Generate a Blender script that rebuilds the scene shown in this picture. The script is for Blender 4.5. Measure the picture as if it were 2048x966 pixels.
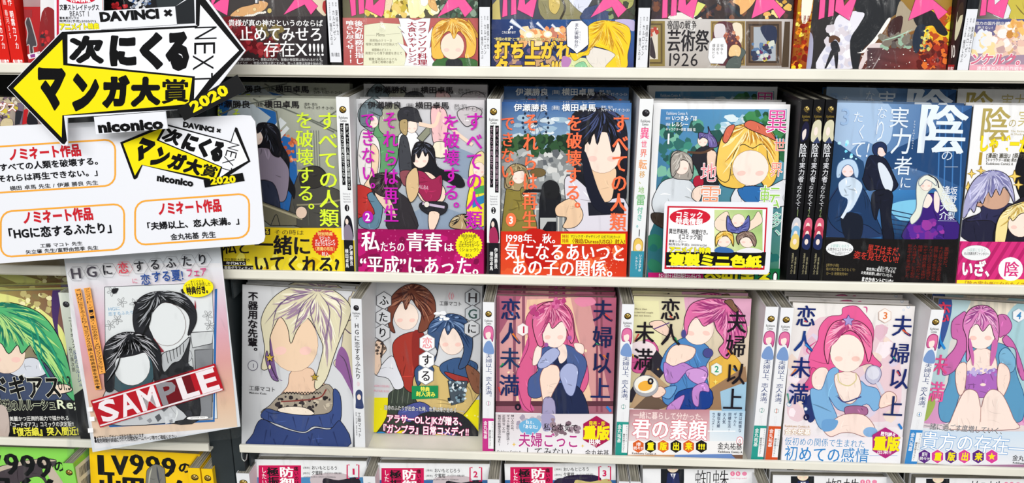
import bpy, math, random
import numpy as np
from mathutils import Vector, Matrix
from mathutils.geometry import tessellate_polygon
for o in list(bpy.data.objects): bpy.data.objects.remove(o)
SC = bpy.context.scene; COL = SC.collection; R = math.radians
# ------------------------------------------------------------------ camera
ZB = 1.2                                   # height of the middle shelf's lip above the floor
CAM = np.array([-.0042, -.7952, .2834+ZB]); PIT, YAW, ROL, FOC = .3012, .0501, -.0031, 1640.3
def cam_axes():
    cp, sp, cy, sy, cr, sr = math.cos(PIT), math.sin(PIT), math.cos(YAW), math.sin(YAW), math.cos(ROL), math.sin(ROL)
    f = np.array([-sy*cp, cy*cp, -sp]); rt = np.array([cy, sy, 0]); dn = np.cross(f, rt)
    return cr*rt+sr*dn, -sr*rt+cr*dn, f
RX, RD, RF = cam_axes()
cd = bpy.data.cameras.new('camera'); cam = bpy.data.objects.new('camera', cd); COL.objects.link(cam)
cam.matrix_world = Matrix(((RX[0], -RD[0], -RF[0], CAM[0]), (RX[1], -RD[1], -RF[1], CAM[1]), (RX[2], -RD[2], -RF[2], CAM[2]), (0, 0, 0, 1)))
cd.sensor_width = 36; cd.lens = FOC*36/2048; cd.clip_start = .01; SC.camera = cam
# ------------------------------------------------------------------ light
w = bpy.data.worlds.new('shop_surroundings'); SC.world = w; w.use_nodes = True
w.node_tree.nodes['Background'].inputs[0].default_value = (.93, .97, 1, 1); w.node_tree.nodes['Background'].inputs[1].default_value = .34
def area(name, loc, aim, sx, sy, power, col=(1, .985, .96)):
    l = bpy.data.lights.new(name, 'AREA'); l.shape = 'RECTANGLE'; l.size = sx; l.size_y = sy; l.energy = power; l.color = col
    o = bpy.data.objects.new(name, l); COL.objects.link(o); o.location = loc
    o.rotation_euler = (Vector(aim)-Vector(loc)).to_track_quat('-Z', 'Y').to_euler(); return o
area('ceiling_light', (-.4, -2.2, 2.75), (0, 0, 1.0), 3.2, .5, 64)
area('ceiling_light', (.7, -2.9, 2.7), (0, 0, .9), 3.2, .7, 38*1.75)
SC.view_settings.view_transform = 'Standard'; SC.view_settings.look = 'None'; SC.view_settings.gamma = 1
SC.view_settings.use_curve_mapping = False; SC.view_settings.exposure = -.40
# ------------------------------------------------------------------ helpers
def lin(h):
    r = [int(h[i:i+2], 16)/255 for i in (0, 2, 4)]
    return [c/12.92 if c <= .04045 else ((c+.055)/1.055)**2.4 for c in r]
_m = {}
def mat(name, col='ffffff', rough=.5, spec=.5, metal=0, bump=0, bscale=40, vary=0, coat=0):
    if name in _m: return _m[name]
    m = bpy.data.materials.new(name); m.use_nodes = True; nt = m.node_tree; b = nt.nodes['Principled BSDF']
    b.inputs['Roughness'].default_value = rough; b.inputs['Specular IOR Level'].default_value = spec; b.inputs['Metallic'].default_value = metal
    b.inputs['Coat Weight'].default_value = coat
    c = lin(col); b.inputs['Base Color'].default_value = (*c, 1)
    tc = nt.nodes.new('ShaderNodeTexCoord')
    if vary:
        n = nt.nodes.new('ShaderNodeTexNoise'); n.inputs['Scale'].default_value = bscale; n.inputs['Detail'].default_value = 6
        nt.links.new(tc.outputs['Object'], n.inputs['Vector'])
        r = nt.nodes.new('ShaderNodeMapRange'); r.inputs[1].default_value = .3; r.inputs[2].default_value = .7; r.inputs[3].default_value = 1-vary; r.inputs[4].default_value = 1
        x = nt.nodes.new('ShaderNodeMix'); x.data_type = 'RGBA'; x.blend_type = 'MULTIPLY'; x.inputs[0].default_value = 1
        nt.links.new(n.outputs[0], r.inputs[0]); x.inputs[6].default_value = (*c, 1); nt.links.new(r.outputs[0], x.inputs[7]); nt.links.new(x.outputs[2], b.inputs['Base Color'])
    if bump:
        n = nt.nodes.new('ShaderNodeTexNoise'); n.inputs['Scale'].default_value = bscale*2; n.inputs['Detail'].default_value = 4
        nt.links.new(tc.outputs['Object'], n.inputs['Vector'])
        k = nt.nodes.new('ShaderNodeBump'); k.inputs['Strength'].default_value = bump; k.inputs['Distance'].default_value = .002
        nt.links.new(n.outputs[0], k.inputs['Height']); nt.links.new(k.outputs[0], b.inputs['Normal'])
    _m[name] = m; return m
def print_mat():
    m = mat('printed_ink', rough=.42, spec=.12); nt = m.node_tree
    a = nt.nodes.new('ShaderNodeAttribute'); a.attribute_name = 'ink'; nt.links.new(a.outputs['Color'], nt.nodes['Principled BSDF'].inputs['Base Color']); return m
INK = print_mat()
def film(name, base, streak, tint=(1, 1, 1)):
    m = bpy.data.materials.new(name); m.use_nodes = True; nt = m.node_tree; nt.nodes.remove(nt.nodes['Principled BSDF'])
    N = nt.nodes.new; L = nt.links.new
    t = N('ShaderNodeBsdfTransparent'); t.inputs[0].default_value = (*tint, 1)
    g = N('ShaderNodeBsdfGlossy'); g.inputs['Roughness'].default_value = .16
    tc = N('ShaderNodeTexCoord'); mp = N('ShaderNodeMapping'); mp.inputs['Rotation'].default_value = (.2, .5, .7); mp.inputs['Scale'].default_value = (55, 14, 16)
    n = N('ShaderNodeTexNoise'); n.inputs['Scale'].default_value = 1; n.inputs['Detail'].default_value = 5; n.inputs['Distortion'].default_value = 1.2
    L(tc.outputs['Object'], mp.inputs[0]); L(mp.outputs[0], n.inputs['Vector'])
    b = N('ShaderNodeBump'); b.inputs['Strength'].default_value = .9; b.inputs['Distance'].default_value = .004; L(n.outputs[0], b.inputs['Height']); L(b.outputs[0], g.inputs['Normal'])
    r = N('ShaderNodeMapRange'); r.inputs[1].default_value = .55; r.inputs[2].default_value = .78; r.inputs[3].default_value = base; r.inputs[4].default_value = streak; L(n.outputs[0], r.inputs[0])
    x = N('ShaderNodeMixShader'); L(r.outputs[0], x.inputs[0]); L(t.outputs[0], x.inputs[1]); L(g.outputs[0], x.inputs[2])
    L(x.outputs[0], nt.nodes['Material Output'].inputs[0]); return m
FILM = film('shrink_wrap_film', .004, .22); FILM2 = film('crinkled_film', .10, .55); CLEAR = film('clear_plastic', .03, .16, (.97, .98, .98))
def paper(name, sc):
    m = mat(name, 'aeaa9c', .9, .1); nt = m.node_tree; N = nt.nodes.new; L = nt.links.new
    tc = N('ShaderNodeTexCoord'); mp = N('ShaderNodeMapping'); mp.inputs['Scale'].default_value = sc; n = N('ShaderNodeTexNoise'); n.inputs['Scale'].default_value = 1; n.inputs['Detail'].default_value = 3
    r = N('ShaderNodeValToRGB'); r.color_ramp.elements[0].position = .36; r.color_ramp.elements[0].color = (*lin('55524a'), 1); r.color_ramp.elements[1].position = .66; r.color_ramp.elements[1].color = (*lin('cbc7ba'), 1)  # streaks are page layers; darkened so the paper colour also holds some shadow
    L(tc.outputs['Object'], mp.inputs[0]); L(mp.outputs[0], n.inputs['Vector']); L(n.outputs[0], r.inputs[0]); L(r.outputs[0], nt.nodes['Principled BSDF'].inputs['Base Color']); return m
PAPER = paper('page_edges_of_face_out_volume', (9, 1500, 60)); PAPER2 = paper('page_edges_of_spine_out_volume', (1300, 14, 60))
SHELF = mat('cream_enamel', 'f4f1e4', .35, .4, vary=.12, bscale=18)
DARK = mat('dark_slate_metal', '2e363a', .5, .3, vary=.2, bscale=30)
BLACKM = mat('black_panel', '151719', .7, .2, vary=.2, bscale=8)
CARD = mat('white_card', 'e9ebf2', .35, .3)
def mesh(name, verts, faces, m, parent=None, cols=None, smooth=False):
    me = bpy.data.meshes.new(name); me.from_pydata([tuple(v) for v in verts], [], faces)
    if cols is not None:
        a = me.color_attributes.new('ink', 'FLOAT_COLOR', 'POINT')
        c = np.ones((len(verts), 4), np.float32); c[:, :3] = cols; a.data.foreach_set('color', c.ravel())
    if m: me.materials.append(m)
    if smooth: me.polygons.foreach_set('use_smooth', [True]*len(me.polygons))
    o = bpy.data.objects.new(name, me); COL.objects.link(o)
    if parent: o.parent = parent
    return o
def bxm(V, F, x0, y0, z0, x1, y1, z1):
    i = len(V); V += [(x0, y0, z0), (x1, y0, z0), (x1, y1, z0), (x0, y1, z0), (x0, y0, z1), (x1, y0, z1), (x1, y1, z1), (x0, y1, z1)]
    F += [(i, i+3, i+2, i+1), (i+4, i+5, i+6, i+7), (i, i+1, i+5, i+4), (i+1, i+2, i+6, i+5), (i+2, i+3, i+7, i+6), (i+3, i, i+4, i+7)]
def box(name, b, m, parent=None, bev=0):
    V, F = [], []; bxm(V, F, *b); o = mesh(name, V, F, m, parent)
    if bev: k = o.modifiers.new('b', 'BEVEL'); k.width = bev; k.segments = 2
    return o
def empty(name, label, cat, M=None, group=None):
    o = bpy.data.objects.new(name, None); COL.objects.link(o); o.empty_display_size = .02
    if M is not None: o.matrix_world = M
    o['label'] = label; o['category'] = cat
    if group: o['group'] = group
    return o
def dup(root, label, dv):
    r = root.copy(); COL.objects.link(r); r.location = root.location+Vector(dv); r['label'] = label
    for ch in list(root.children):
        c = ch.copy(); COL.objects.link(c); c.parent = r
        for g in ch.children:
            d = g.copy(); COL.objects.link(d); d.parent = c
    return r
# a flat face in the scene: origin O, right U, up V, outward N
class Face:
    def __init__(s, O, U, V): s.O, s.U, s.V = map(np.array, (O, U, V)); s.N = np.cross(s.U, s.V)
    def uv(s, px, py):                     # where the photograph's line of sight meets this face
        d = RF+RX*((np.asarray(px, float)-1024)/FOC)[..., None]+RD*((np.asarray(py, float)-483)/FOC)[..., None]
        t = ((s.O-CAM)@s.N)/(d@s.N); p = CAM+d*t[..., None]-s.O
        return np.stack([p@s.U, p@s.V], -1)
    def M(s):
        m = Matrix.Identity(4)
        for i in range(3): m[i][0], m[i][1], m[i][2], m[i][3] = s.U[i], -s.N[i], s.V[i], s.O[i]
        return m                           # local x right, y into depth, z up
def basis(lean, roll, yaw):
    U = np.array([math.cos(yaw), math.sin(yaw), 0]); V = np.array([-math.sin(yaw)*math.sin(lean), math.cos(yaw)*math.sin(lean), math.cos(lean)])
    c, s_ = math.cos(roll), math.sin(roll); return c*U+s_*V, c*V-s_*U
def proj(p):
    q = p-CAM; z = q@RF; return np.array([1024+FOC*(q@RX)/z, 483+FOC*(q@RD)/z])
def fit_face(corners, z0, y0, w0, h0, lean0, wy=0, wh=1, ww=1):
    # corners: TL TR BR BL as pixels of the photograph or None; finds the real rectangle resting at z0
    first = next(c for c in corners if c); X = (first[0]-1024)/2050
    v = np.array([X, y0, w0, h0, lean0, 0., 0.])
    tops, bots = [c for c in corners[:2] if c], [c for c in corners[2:] if c]; rw = 10 if (len(tops) == 2 and w0 > .05) or (tops and bots) else 2000
    yw = 60 if tops and bots else 3000
    if not tops: wh = 200
    elif not bots: wh = 4
    def res(v):
        U, V = basis(v[4], v[5], v[6]); O = np.array([v[0], v[1], z0]); r = []
        for c, a, b in zip(corners, (0, 1, 1, 0), (1, 1, 0, 0)):
            if c: r += list((proj(O+U*v[2]*a+V*v[3]*b)-np.array(c))*(1, 1 if b else .03))
        return np.array(r+[(v[1]-y0)*(30 if wy else 6000), (v[2]-w0)*600*ww, (v[3]-h0)*400*wh, (v[4]-lean0)*(60 if tops and bots else 900), v[5]*rw, v[6]*yw])
    for _ in range(14):
        r = res(v); J = np.stack([(res(v+np.eye(7)[i]*1e-5)-r)/1e-5 for i in range(7)], 1)
        v = v-np.linalg.lstsq(J, r, rcond=None)[0]
    U, V = basis(v[4], v[5], v[6]); return Face((v[0], v[1], z0), U, V), v[2], v[3], v[4]
# ------------------------------------------------------------------ lettering
_fc = bpy.data.curves.new('lettering_source', 'FONT'); _fo = bpy.data.objects.new('lettering_source', _fc); COL.objects.link(_fo); _g = {}
def glyph(ch, off):
    k = (ch, round(off, 3))
    if k not in _g:
        _fc.body = ch; _fc.offset = off; _fc.resolution_u = 2
        e = _fo.evaluated_get(bpy.context.evaluated_depsgraph_get()); me = e.to_mesh()
        v = np.array([p.co[:2] for p in me.vertices]).reshape(-1, 2); f = [tuple(p.vertices) for p in me.polygons]; e.to_mesh_clear()
        _g[k] = (v, f)
    return _g[k]
HALF = set('ABCDEFGHIJKLMNOPQRSTUVWXYZabcdefghijklmnopqrstuvwxyz0123456789!?.:;,/()[]×&‘’“”•-"\' ')
def adv(ch):
    if ch == ' ': return .34
    if ch in HALF:
        v = glyph(ch, 0)[0]; return (v[:, 0].max()+.06) if len(v) else .3
    return 1.
def catmull(P, n=5):
    P = np.array(P, float); o = []; N = len(P)
    for i in range(N):
        a, b, c, d = P[i-1], P[i], P[(i+1) % N], P[(i+2) % N]
        for k in range(n):
            t = k/n; o.append(.5*((2*b)+(c-a)*t+(2*a-5*b+4*c-d)*t*t+(3*b-a-3*c+d)*t**3))
    return np.array(o)
def inside(q, p):
    x, y = q[:, 0], q[:, 1]; x2, y2 = np.roll(x, 1), np.roll(y, 1); c = (y > p[1]) != (y2 > p[1])
    return bool(np.sum(c & (p[0] < (x2-x)*(p[1]-y)/np.where(y2 == y, 1e-9, y2-y)+x)) % 2)
class Art:
    def __init__(s, face, w, h, fr=(0, 0, 1), clip=True):
        s.f, s.w, s.h, s.fr, s.k, s.g, s.clip = face, w, h, fr, 0, {}, clip; s.to('cover_art')
    def to(s, g): s.cur = s.g.setdefault(g, [[], [], []]); return s
    def fm(s, x, y, sc): s.fr = (x, y, sc); return s
    def m(s, P):
        P = np.asarray(P, float).reshape(-1, 2)
        if s.fr[2] == 'mm': return np.stack([P[:, 0]*s.w/13, s.h-P[:, 1]*s.h/182], 1)
        return s.f.uv(s.fr[0]+P[:, 0]/s.fr[2], s.fr[1]+P[:, 1]/s.fr[2])
    def z(s): s.k += 1; return -.0002-.000006*s.k
    def put(s, uv, faces, cols, z=None):
        if z is None: z = s.z()
        V, F, C = s.cur; uv = np.asarray(uv, float); cols = np.broadcast_to(np.asarray(cols, float), (len(uv), 3))
        if s.clip and len(uv) and (uv[:, 0].min() < 0 or uv[:, 1].min() < 0 or uv[:, 0].max() > s.w or uv[:, 1].max() > s.h):
            full = np.hstack([uv, cols]); zs = np.broadcast_to(z, len(uv))
            for f in faces:
                tris = [f] if len(f) < 5 else [tuple(t) for t in tessellate_polygon([[Vector((*uv[i], 0)) for i in f]])]
                if len(f) >= 5: tris = [tuple(f[i] for i in t) for t in tris]
                for t in tris:
                    p = [full[i] for i in t]; zt = zs[t[0]]
                    for ax, lim, sg in ((0, 0, 1), (0, s.w, -1), (1, 0, 1), (1, s.h, -1)):
                        q = []
                        for i in range(len(p)):
                            a, b = p[i-1], p[i]; da, db = sg*(a[ax]-lim), sg*(b[ax]-lim)
                            if (da < 0) != (db < 0): q.append(a+(b-a)*(da/(da-db)))
                            if db >= 0: q.append(b)
                        p = q
                        if not p: break
                    if len(p) > 2:
                        n = len(V)
                        for c in p: V.append((c[0], zt, c[1])); C.append(c[2:5])
                        F.append(tuple(range(n, n+len(p))))
            return
        n = len(V); zv = np.broadcast_to(z, len(uv))
        for a, c, zz in zip(uv, cols, zv): V.append((a[0], zz, a[1])); C.append(c)
        F += [tuple(i+n for i in f) for f in faces]
    def pts(s, p): return np.array(p.split() if isinstance(p, str) else p, float).reshape(-1, 2)
    def P(s, p, col, sm=1, ol=None, ow=1.6):
        p = s.pts(p)
        if sm: p = catmull(p, 4)
        uv = s.m(p); t = tessellate_polygon([[Vector((*a, 0)) for a in uv]])
        s.put(uv, [tuple(x) for x in t], lin(col))
        if ol and sm: s.folds(p, col)
        if ol: s.L(np.vstack([p, p[:1]]), ow*2.1, ol, sm=0)
        return s
    def folds(s, p, col):                  # drawn fold and shade strokes inside a printed shape
        lo, hi = p.min(0), p.max(0); d = hi-lo; A_ = d[0]*d[1]; n = int(min(16, A_/1400)); rn = random.Random(int(lo[0]*7+lo[1]*13+d[0])); c = lin(col)
        skin = c[0] > .55 and .3 < c[2]/c[0] < .93 and c[0] > c[1] > c[2]
        hx_ = lambda k: ''.join('%02x' % int(255*min(1, max(0, (12.92*v if v < .0031 else 1.055*v**(1/2.4)-.055)))) for v in (x*k for x in c))
        for i in range(n):
            a = np.array([rn.uniform(lo[0], hi[0]), rn.uniform(lo[1], hi[1])]); g = rn.uniform(.9, 1.9) if rn.random() < .7 else rn.uniform(-.4, .4); L_ = min(d)*rn.uniform(.16, .42); b = a+np.array([math.cos(g), math.sin(g)])*L_
            m_ = (a+b)/2+np.array([rn.uniform(-.12, .12), rn.uniform(-.12, .12)])*L_
            if all(inside(p, q) for q in (a, b, m_)): s.L([*a, *m_, *b], rn.uniform(2.5, 7)*(.8 if skin else 1), hx_((.82 if skin else .55) if i % 3 else (1.12 if skin else 1.6)), 2)
    def R(s, x0, y0, x1, y1, col, rot=0):
        return s.P([x0, y0, x1, y0, x1, y1, x0, y1], col, 0)
    def E(s, cx, cy, rx, ry, col, rot=0, n=20, ol=None, ow=1.5):
        a = np.linspace(0, 2*math.pi, n, endpoint=False); c, q = math.cos(R(rot)), math.sin(R(rot))
        p = np.stack([cx+rx*np.cos(a)*c-ry*np.sin(a)*q, cy+rx*np.cos(a)*q+ry*np.sin(a)*c], 1)
        s.put(s.m(p), [tuple(range(n))], lin(col))
        if ol: s.L(np.vstack([p, p[:1]]), ow, ol, sm=0)
        return s
    def L(s, p, w, col, taper=0, sm=1):
        p = s.pts(p)
        if sm and len(p) > 2:
            o = []; q = np.vstack([2*p[0]-p[1], p, 2*p[-1]-p[-2]])
            for i in range(1, len(q)-2):
                a, b, c, d = q[i-1:i+3]
                for k in range(4): t = k/4; o.append(.5*((2*b)+(c-a)*t+(2*a-5*b+4*c-d)*t*t+(3*b-a-3*c+d)*t**3))
            p = np.array(o+[p[-1]])
        d = np.gradient(p, axis=0); d /= np.linalg.norm(d, axis=1)[:, None]+1e-9; nrm = np.stack([-d[:, 1], d[:, 0]], 1)
        t = np.linspace(0, 1, len(p)); ww = w/2*(np.ones(len(p)) if not taper else (np.sin(math.pi*t)**.7+.05 if taper == 2 else 1-.93*t))
        q = np.vstack([p+nrm*ww[:, None], p-nrm*ww[:, None]]); n = len(p)
        s.put(s.m(q), [(i, i+1, n+i+1, n+i) for i in range(n-1)], lin(col)); return s
    def G(s, x0, y0, x1, y1, cs, nx=6, ny=6, j=0, seed=1):
        rn = np.random.RandomState(seed); X, Y = np.meshgrid(np.linspace(0, 1, nx+1), np.linspace(0, 1, ny+1)); X, Y = X.ravel(), Y.ravel()
        c = [np.array(lin(q)) for q in cs.split()]
        if len(c) == 2: c = [c[0], c[0], c[1], c[1]]
        C = c[0]*((1-X)*(1-Y))[:, None]+c[1]*(X*(1-Y))[:, None]+c[2]*(X*Y)[:, None]+c[3]*((1-X)*Y)[:, None]
        if j: C = np.clip(C*(1+j*rn.uniform(-1, 1, (len(X), 1))), 0, 1)
        s.put(s.m(np.stack([x0+(x1-x0)*X, y0+(y1-y0)*Y], 1)), [(a*(nx+1)+b, a*(nx+1)+b+1, (a+1)*(nx+1)+b+1, (a+1)*(nx+1)+b) for a in range(ny) for b in range(nx)], C); return s
    def D(s, x0, y0, x1, y1, cols, n, r0, r1, seed=1, k=8, asp=1):
        rn = random.Random(seed); z = s.z(); cs = cols.split()
        for i in range(n):
            cx, cy, r = rn.uniform(x0, x1), rn.uniform(y0, y1), rn.uniform(r0, r1); a0 = rn.uniform(0, 6)
            p = [(cx+r*rn.uniform(.65, 1.2)*math.cos(a0+2*math.pi*q/k), cy+r*asp*rn.uniform(.65, 1.2)*math.sin(a0+2*math.pi*q/k)) for q in range(k)]
            s.put(s.m(p), [tuple(range(k))], lin(rn.choice(cs)), z-i*1e-6)
        s.k += n//6+1; return s
    def H(s, p, crown, col, dk, lt, n=16, seed=3, ol='1c1418', w=7):
        # hair mass with strands running from the crown to its outline
        p = s.pts(p); s.P(p, col, 1, ol, 1.8); q = catmull(p, 4); rn = random.Random(seed); c = np.array(crown, float)
        for i in range(n*4):
            e = q[int(rn.random()*len(q))]; a = c+(e-c)*rn.uniform(.12, .5); b = c+(e-c)*rn.uniform(.7, .97)
            if not (inside(q, b) and inside(q, a*.5+b*.5) and inside(q, a) and inside(q, a*.25+b*.75)): continue
            mid = (a+b)/2+np.array([rn.uniform(-1, 1), rn.uniform(-1, 1)])*np.linalg.norm(b-a)*.05+np.array([(b-a)[1], -(b-a)[0]])*.07
            s.L([*a, *mid, *b], rn.uniform(.4, 1)*w, dk if i % 5 < 3 else lt, 2)
        return s
    def T(s, t, x0, y0, x1, y1, col, w=0., o=None, ow=.06, v=0, mi=0, rot=0, sk=0, fit=1):
        # lettering filling the box; v: vertical column, mi: brush serif weight, o: outline colour
        A, B, C_ = s.m([x0, y1, x1, y1, x0, y0]); W = abs(B[0]-A[0]); Hh = abs(C_[1]-A[1]); G = []
        if min(W, Hh) < .0042: w = min(w, .012); mi = min(mi, .008); ow = min(ow, .05)
        cols = col if isinstance(col, list) else [col]
        ca, sa = math.cos(R(rot)), math.sin(R(rot))
        if not v:
            lat = all(c in HALF for c in t) and any(c.isalnum() for c in t); em = Hh/(.7 if lat else .87); tot = sum(adv(c) for c in t); sx = W/tot if fit else em; x = 0
            for ch in t: G.append((ch, x*sx, 0 if lat else .08*em, sx, em, 0)); x += adv(ch)
            org = A
        else:
            n = sum(.55 if c in ' ・' else 1 for c in t); ad = Hh/n; sx = W/.88; y = 0
            for ch in t:
                a = ad*(.55 if ch in ' ・' else 1); y += a
                r90 = ch in 'ー「」『』（）—…()〈〉[]'; dx, dy = (.6, .55) if ch in '、。' else ((.1, .1) if ch in 'っゃゅょッャュョィ' else (0, 0))
                if ch == '・': y_ = -y+a*.5-ad*.4
                else: y_ = -y+.12*a
                hw = .5-adv(ch)/2 if ch in HALF and not r90 else 0
                G.append((ch, (-.06+dx+hw)*sx, y_+dy*ad, sx, ad, r90))
            org = C_
        for pas in ((1, 0) if o else (0,)):
            z = s.z(); vs, fs, cc, N, zz = [], [], [], 0, []; s.k += 3
            for gi, (ch, x, y, sx, sy, r90) in enumerate(G):
                if ch == ' ': continue
                wt = w+(.005 if mi else 0)+(ow if pas else 0); dense = wt > .004 and ord(ch) > 0x3400 and len(glyph(ch, 0)[0]) > 16
                sh_ = [(s_, 0) for s_ in ((-mi, 0, mi) if mi else (0,))]
                if dense: nd = 5 if wt < .03 else 8; sh_ = [(s_+wt*math.cos(2*math.pi*i/nd+.5), wt*math.sin(2*math.pi*i/nd+.5)) for s_ in ((-mi, mi) if mi > .011 else (0,)) for i in range(nd)]+[(0, 0)]
                for ci, (sh, sv) in enumerate(sh_):
                    gv, gf = glyph(ch, 0 if dense else wt)
                    if not len(gv): continue
                    a, b = gv[:, 0]+sh, gv[:, 1]+sv
                    if r90: a, b = .5+(b-.38), .38-(a-.5)
                    p = np.stack([x+a*sx+sk*b*sy, y+b*sy], 1)
                    if rot: p = np.stack([p[:, 0]*ca-p[:, 1]*sa, p[:, 0]*sa+p[:, 1]*ca], 1)
                    vs.append(p+org); fs += [tuple(i+N for i in f) for f in gf]; N += len(gv); zz.append(np.full(len(gv), z-1.3e-6*ci-.6e-6*(gi % 2)))
                    if pas: cc.append(np.tile(lin(o), (len(gv), 1)))
                    else:
                        q = cols[gi % len(cols)]
                        if ' ' in q:
                            c1, c2 = map(np.array, map(lin, q.split())); tt = np.clip(b[:, None], 0, 1); cc.append(c1*tt+c2*(1-tt))
                        else: cc.append(np.tile(lin(q), (len(gv), 1)))
            if vs: s.put(np.vstack(vs), fs, np.vstack(cc), np.concatenate(zz))
        return s
    def F(s, cx, cy, rx, ry, rot=0, col='f7e4d8'):
        s.E(cx, cy, rx, ry, col, rot, 22, '7a564c', 1.4)
        if col[0] == 'f' and col != 'f4f4f6':
            s.E(cx-rx*.5, cy+ry*.3, rx*.24, ry*.14, 'f8cdc2', rot); s.E(cx+rx*.5, cy+ry*.3, rx*.24, ry*.14, 'f8cdc2', rot)
        return s
    def burst(s, cx, cy, r, col, n=24, ol=None): return s.star(cx, cy, r, col, n, .9, ol)
    def hexa(s, cx, cy, r, col, ol=None, ow=1.5):
        p = [(cx+r*math.cos(R(60*i+90)), cy+r*1.05*math.sin(R(60*i+90))) for i in range(6)]; return s.P(np.array(p), col, 0, ol, ow)
    def star(s, cx, cy, r, col, n=4, inner=.32, ol=None, sp=0):
        p = [(cx+(r if i % 2 == 0 else r*inner)*math.sin(math.pi*i/n+sp), cy-(r if i % 2 == 0 else r*inner)*math.cos(math.pi*i/n+sp)) for i in range(2*n)]; return s.P(np.array(p), col, 0, ol)
    def build(s, parents):
        for g, (V, F, C) in s.g.items():
            if V: mesh(g, V, F, INK, parents.get(g, parents['*']), np.array(C))
# ------------------------------------------------------------------ books
LZ = {1: .2111+ZB, 2: ZB, 3: -.2086+ZB, 4: -.4172+ZB}; SURF = .0105
def cover_mesh(w, h, t, th=.0006, spine='R'):
    V, F = [], []; e = .0008
    bxm(V, F, 0, 0, 0, w, th, h); bxm(V, F, 0, t-th, 0, w, t, h)
    if spine == 'R': bxm(V, F, w-th, th, 0, w, t-th, h)
    else: bxm(V, F, 0, th, 0, th, t-th, h)
    return V, F
def face_book(label, row, corners, base, y0=.006, t=.014, lean=.141, w0=.128, h0=.182, wy=0, wh=1, ww=1, lift=0., copies=(), band=None, bandtop=None, cat='manga book', group=None, wrap=1, short=None, draw=None, name='manga_volume', spinecol=None):
    """face-out volume; copies: (dy, dz, label) of the ones standing behind it"""
    z0 = LZ[row]-SURF+t*math.sin(lean)+lift
    fc, w_, h_, ln = fit_face(corners, z0, y0, w0, h0, lean, wy, wh, ww)
    root = empty(name, label, cat, fc.M(), group)
    cm = mat('cover_'+base, base, .45, .2)
    V, F = cover_mesh(w_, h_, t); cov = mesh('cover', V, F, cm, root)
    V, F = [], []; bxm(V, F, .001, .0008, .0015, w_-.0012, t-.0008, h_-.0018); mesh('page_block', V, F, PAPER, root)
    A = Art(fc, w_, h_); pr = {'*': cov}
    if band:
        bandh = float(fc.uv(*bandtop)[1])
        bm = mat('band_'+band, band, .45, .2); V, F = cover_mesh(w_+.0005, bandh, t+.0006, .0003); bo = mesh('paper_band', V, F, bm, root); bo.location = (-.00025, -.0003, 0); pr['band_print'] = bo
    if draw: draw(A)
    for n in list(A.g):
        if n == 'band_print' and 'band_print' not in pr: pr[n] = cov
    # printing meshes hang under cover or band with their own offsets
    for g, (V, F, C) in A.g.items():
        if not V: continue
        p = pr.get(g, cov)
        if g == 'sticker': p = root
        o = mesh(g.split('|')[0], V, F, INK, p, np.array(C))
        if p is not cov and p is not root: o.location = (.00025, .0003, 0)
    if wrap:
        rn = random.Random(len(label)*7+int(w_*1e6)); d = .0016; V, F = [], []; n = 12
        for j, (yy, zz) in enumerate(((-d, -.0002), (-d, h_), (-d*.6+.001, h_+.0016), (t*.5, h_+.0022), (t+.0005, h_+.0012))):
            for i in range(n+1):
                q = .0009*rn.uniform(-1, 1) if j > 1 else (.0003*rn.uniform(-1, 1) if j == 1 else 0)
                V.append((-.0008+(w_+.0016)*i/n, yy+(0 if j < 2 else q*.3), zz+q))
        F = [(j*(n+1)+i, j*(n+1)+i+1, (j+1)*(n+1)+i+1, (j+1)*(n+1)+i) for j in range(4) for i in range(n)]
        k = 4*n; o = mesh('shrink_wrap', V, F, FILM, root); o.data.materials.append(FILM2)
        for i, p in enumerate(o.data.polygons): p.material_index = 1 if i >= n else 0
    for dy, dz, lb in copies: dup(root, lb, (0, dy, dz))
    return root, A
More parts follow.
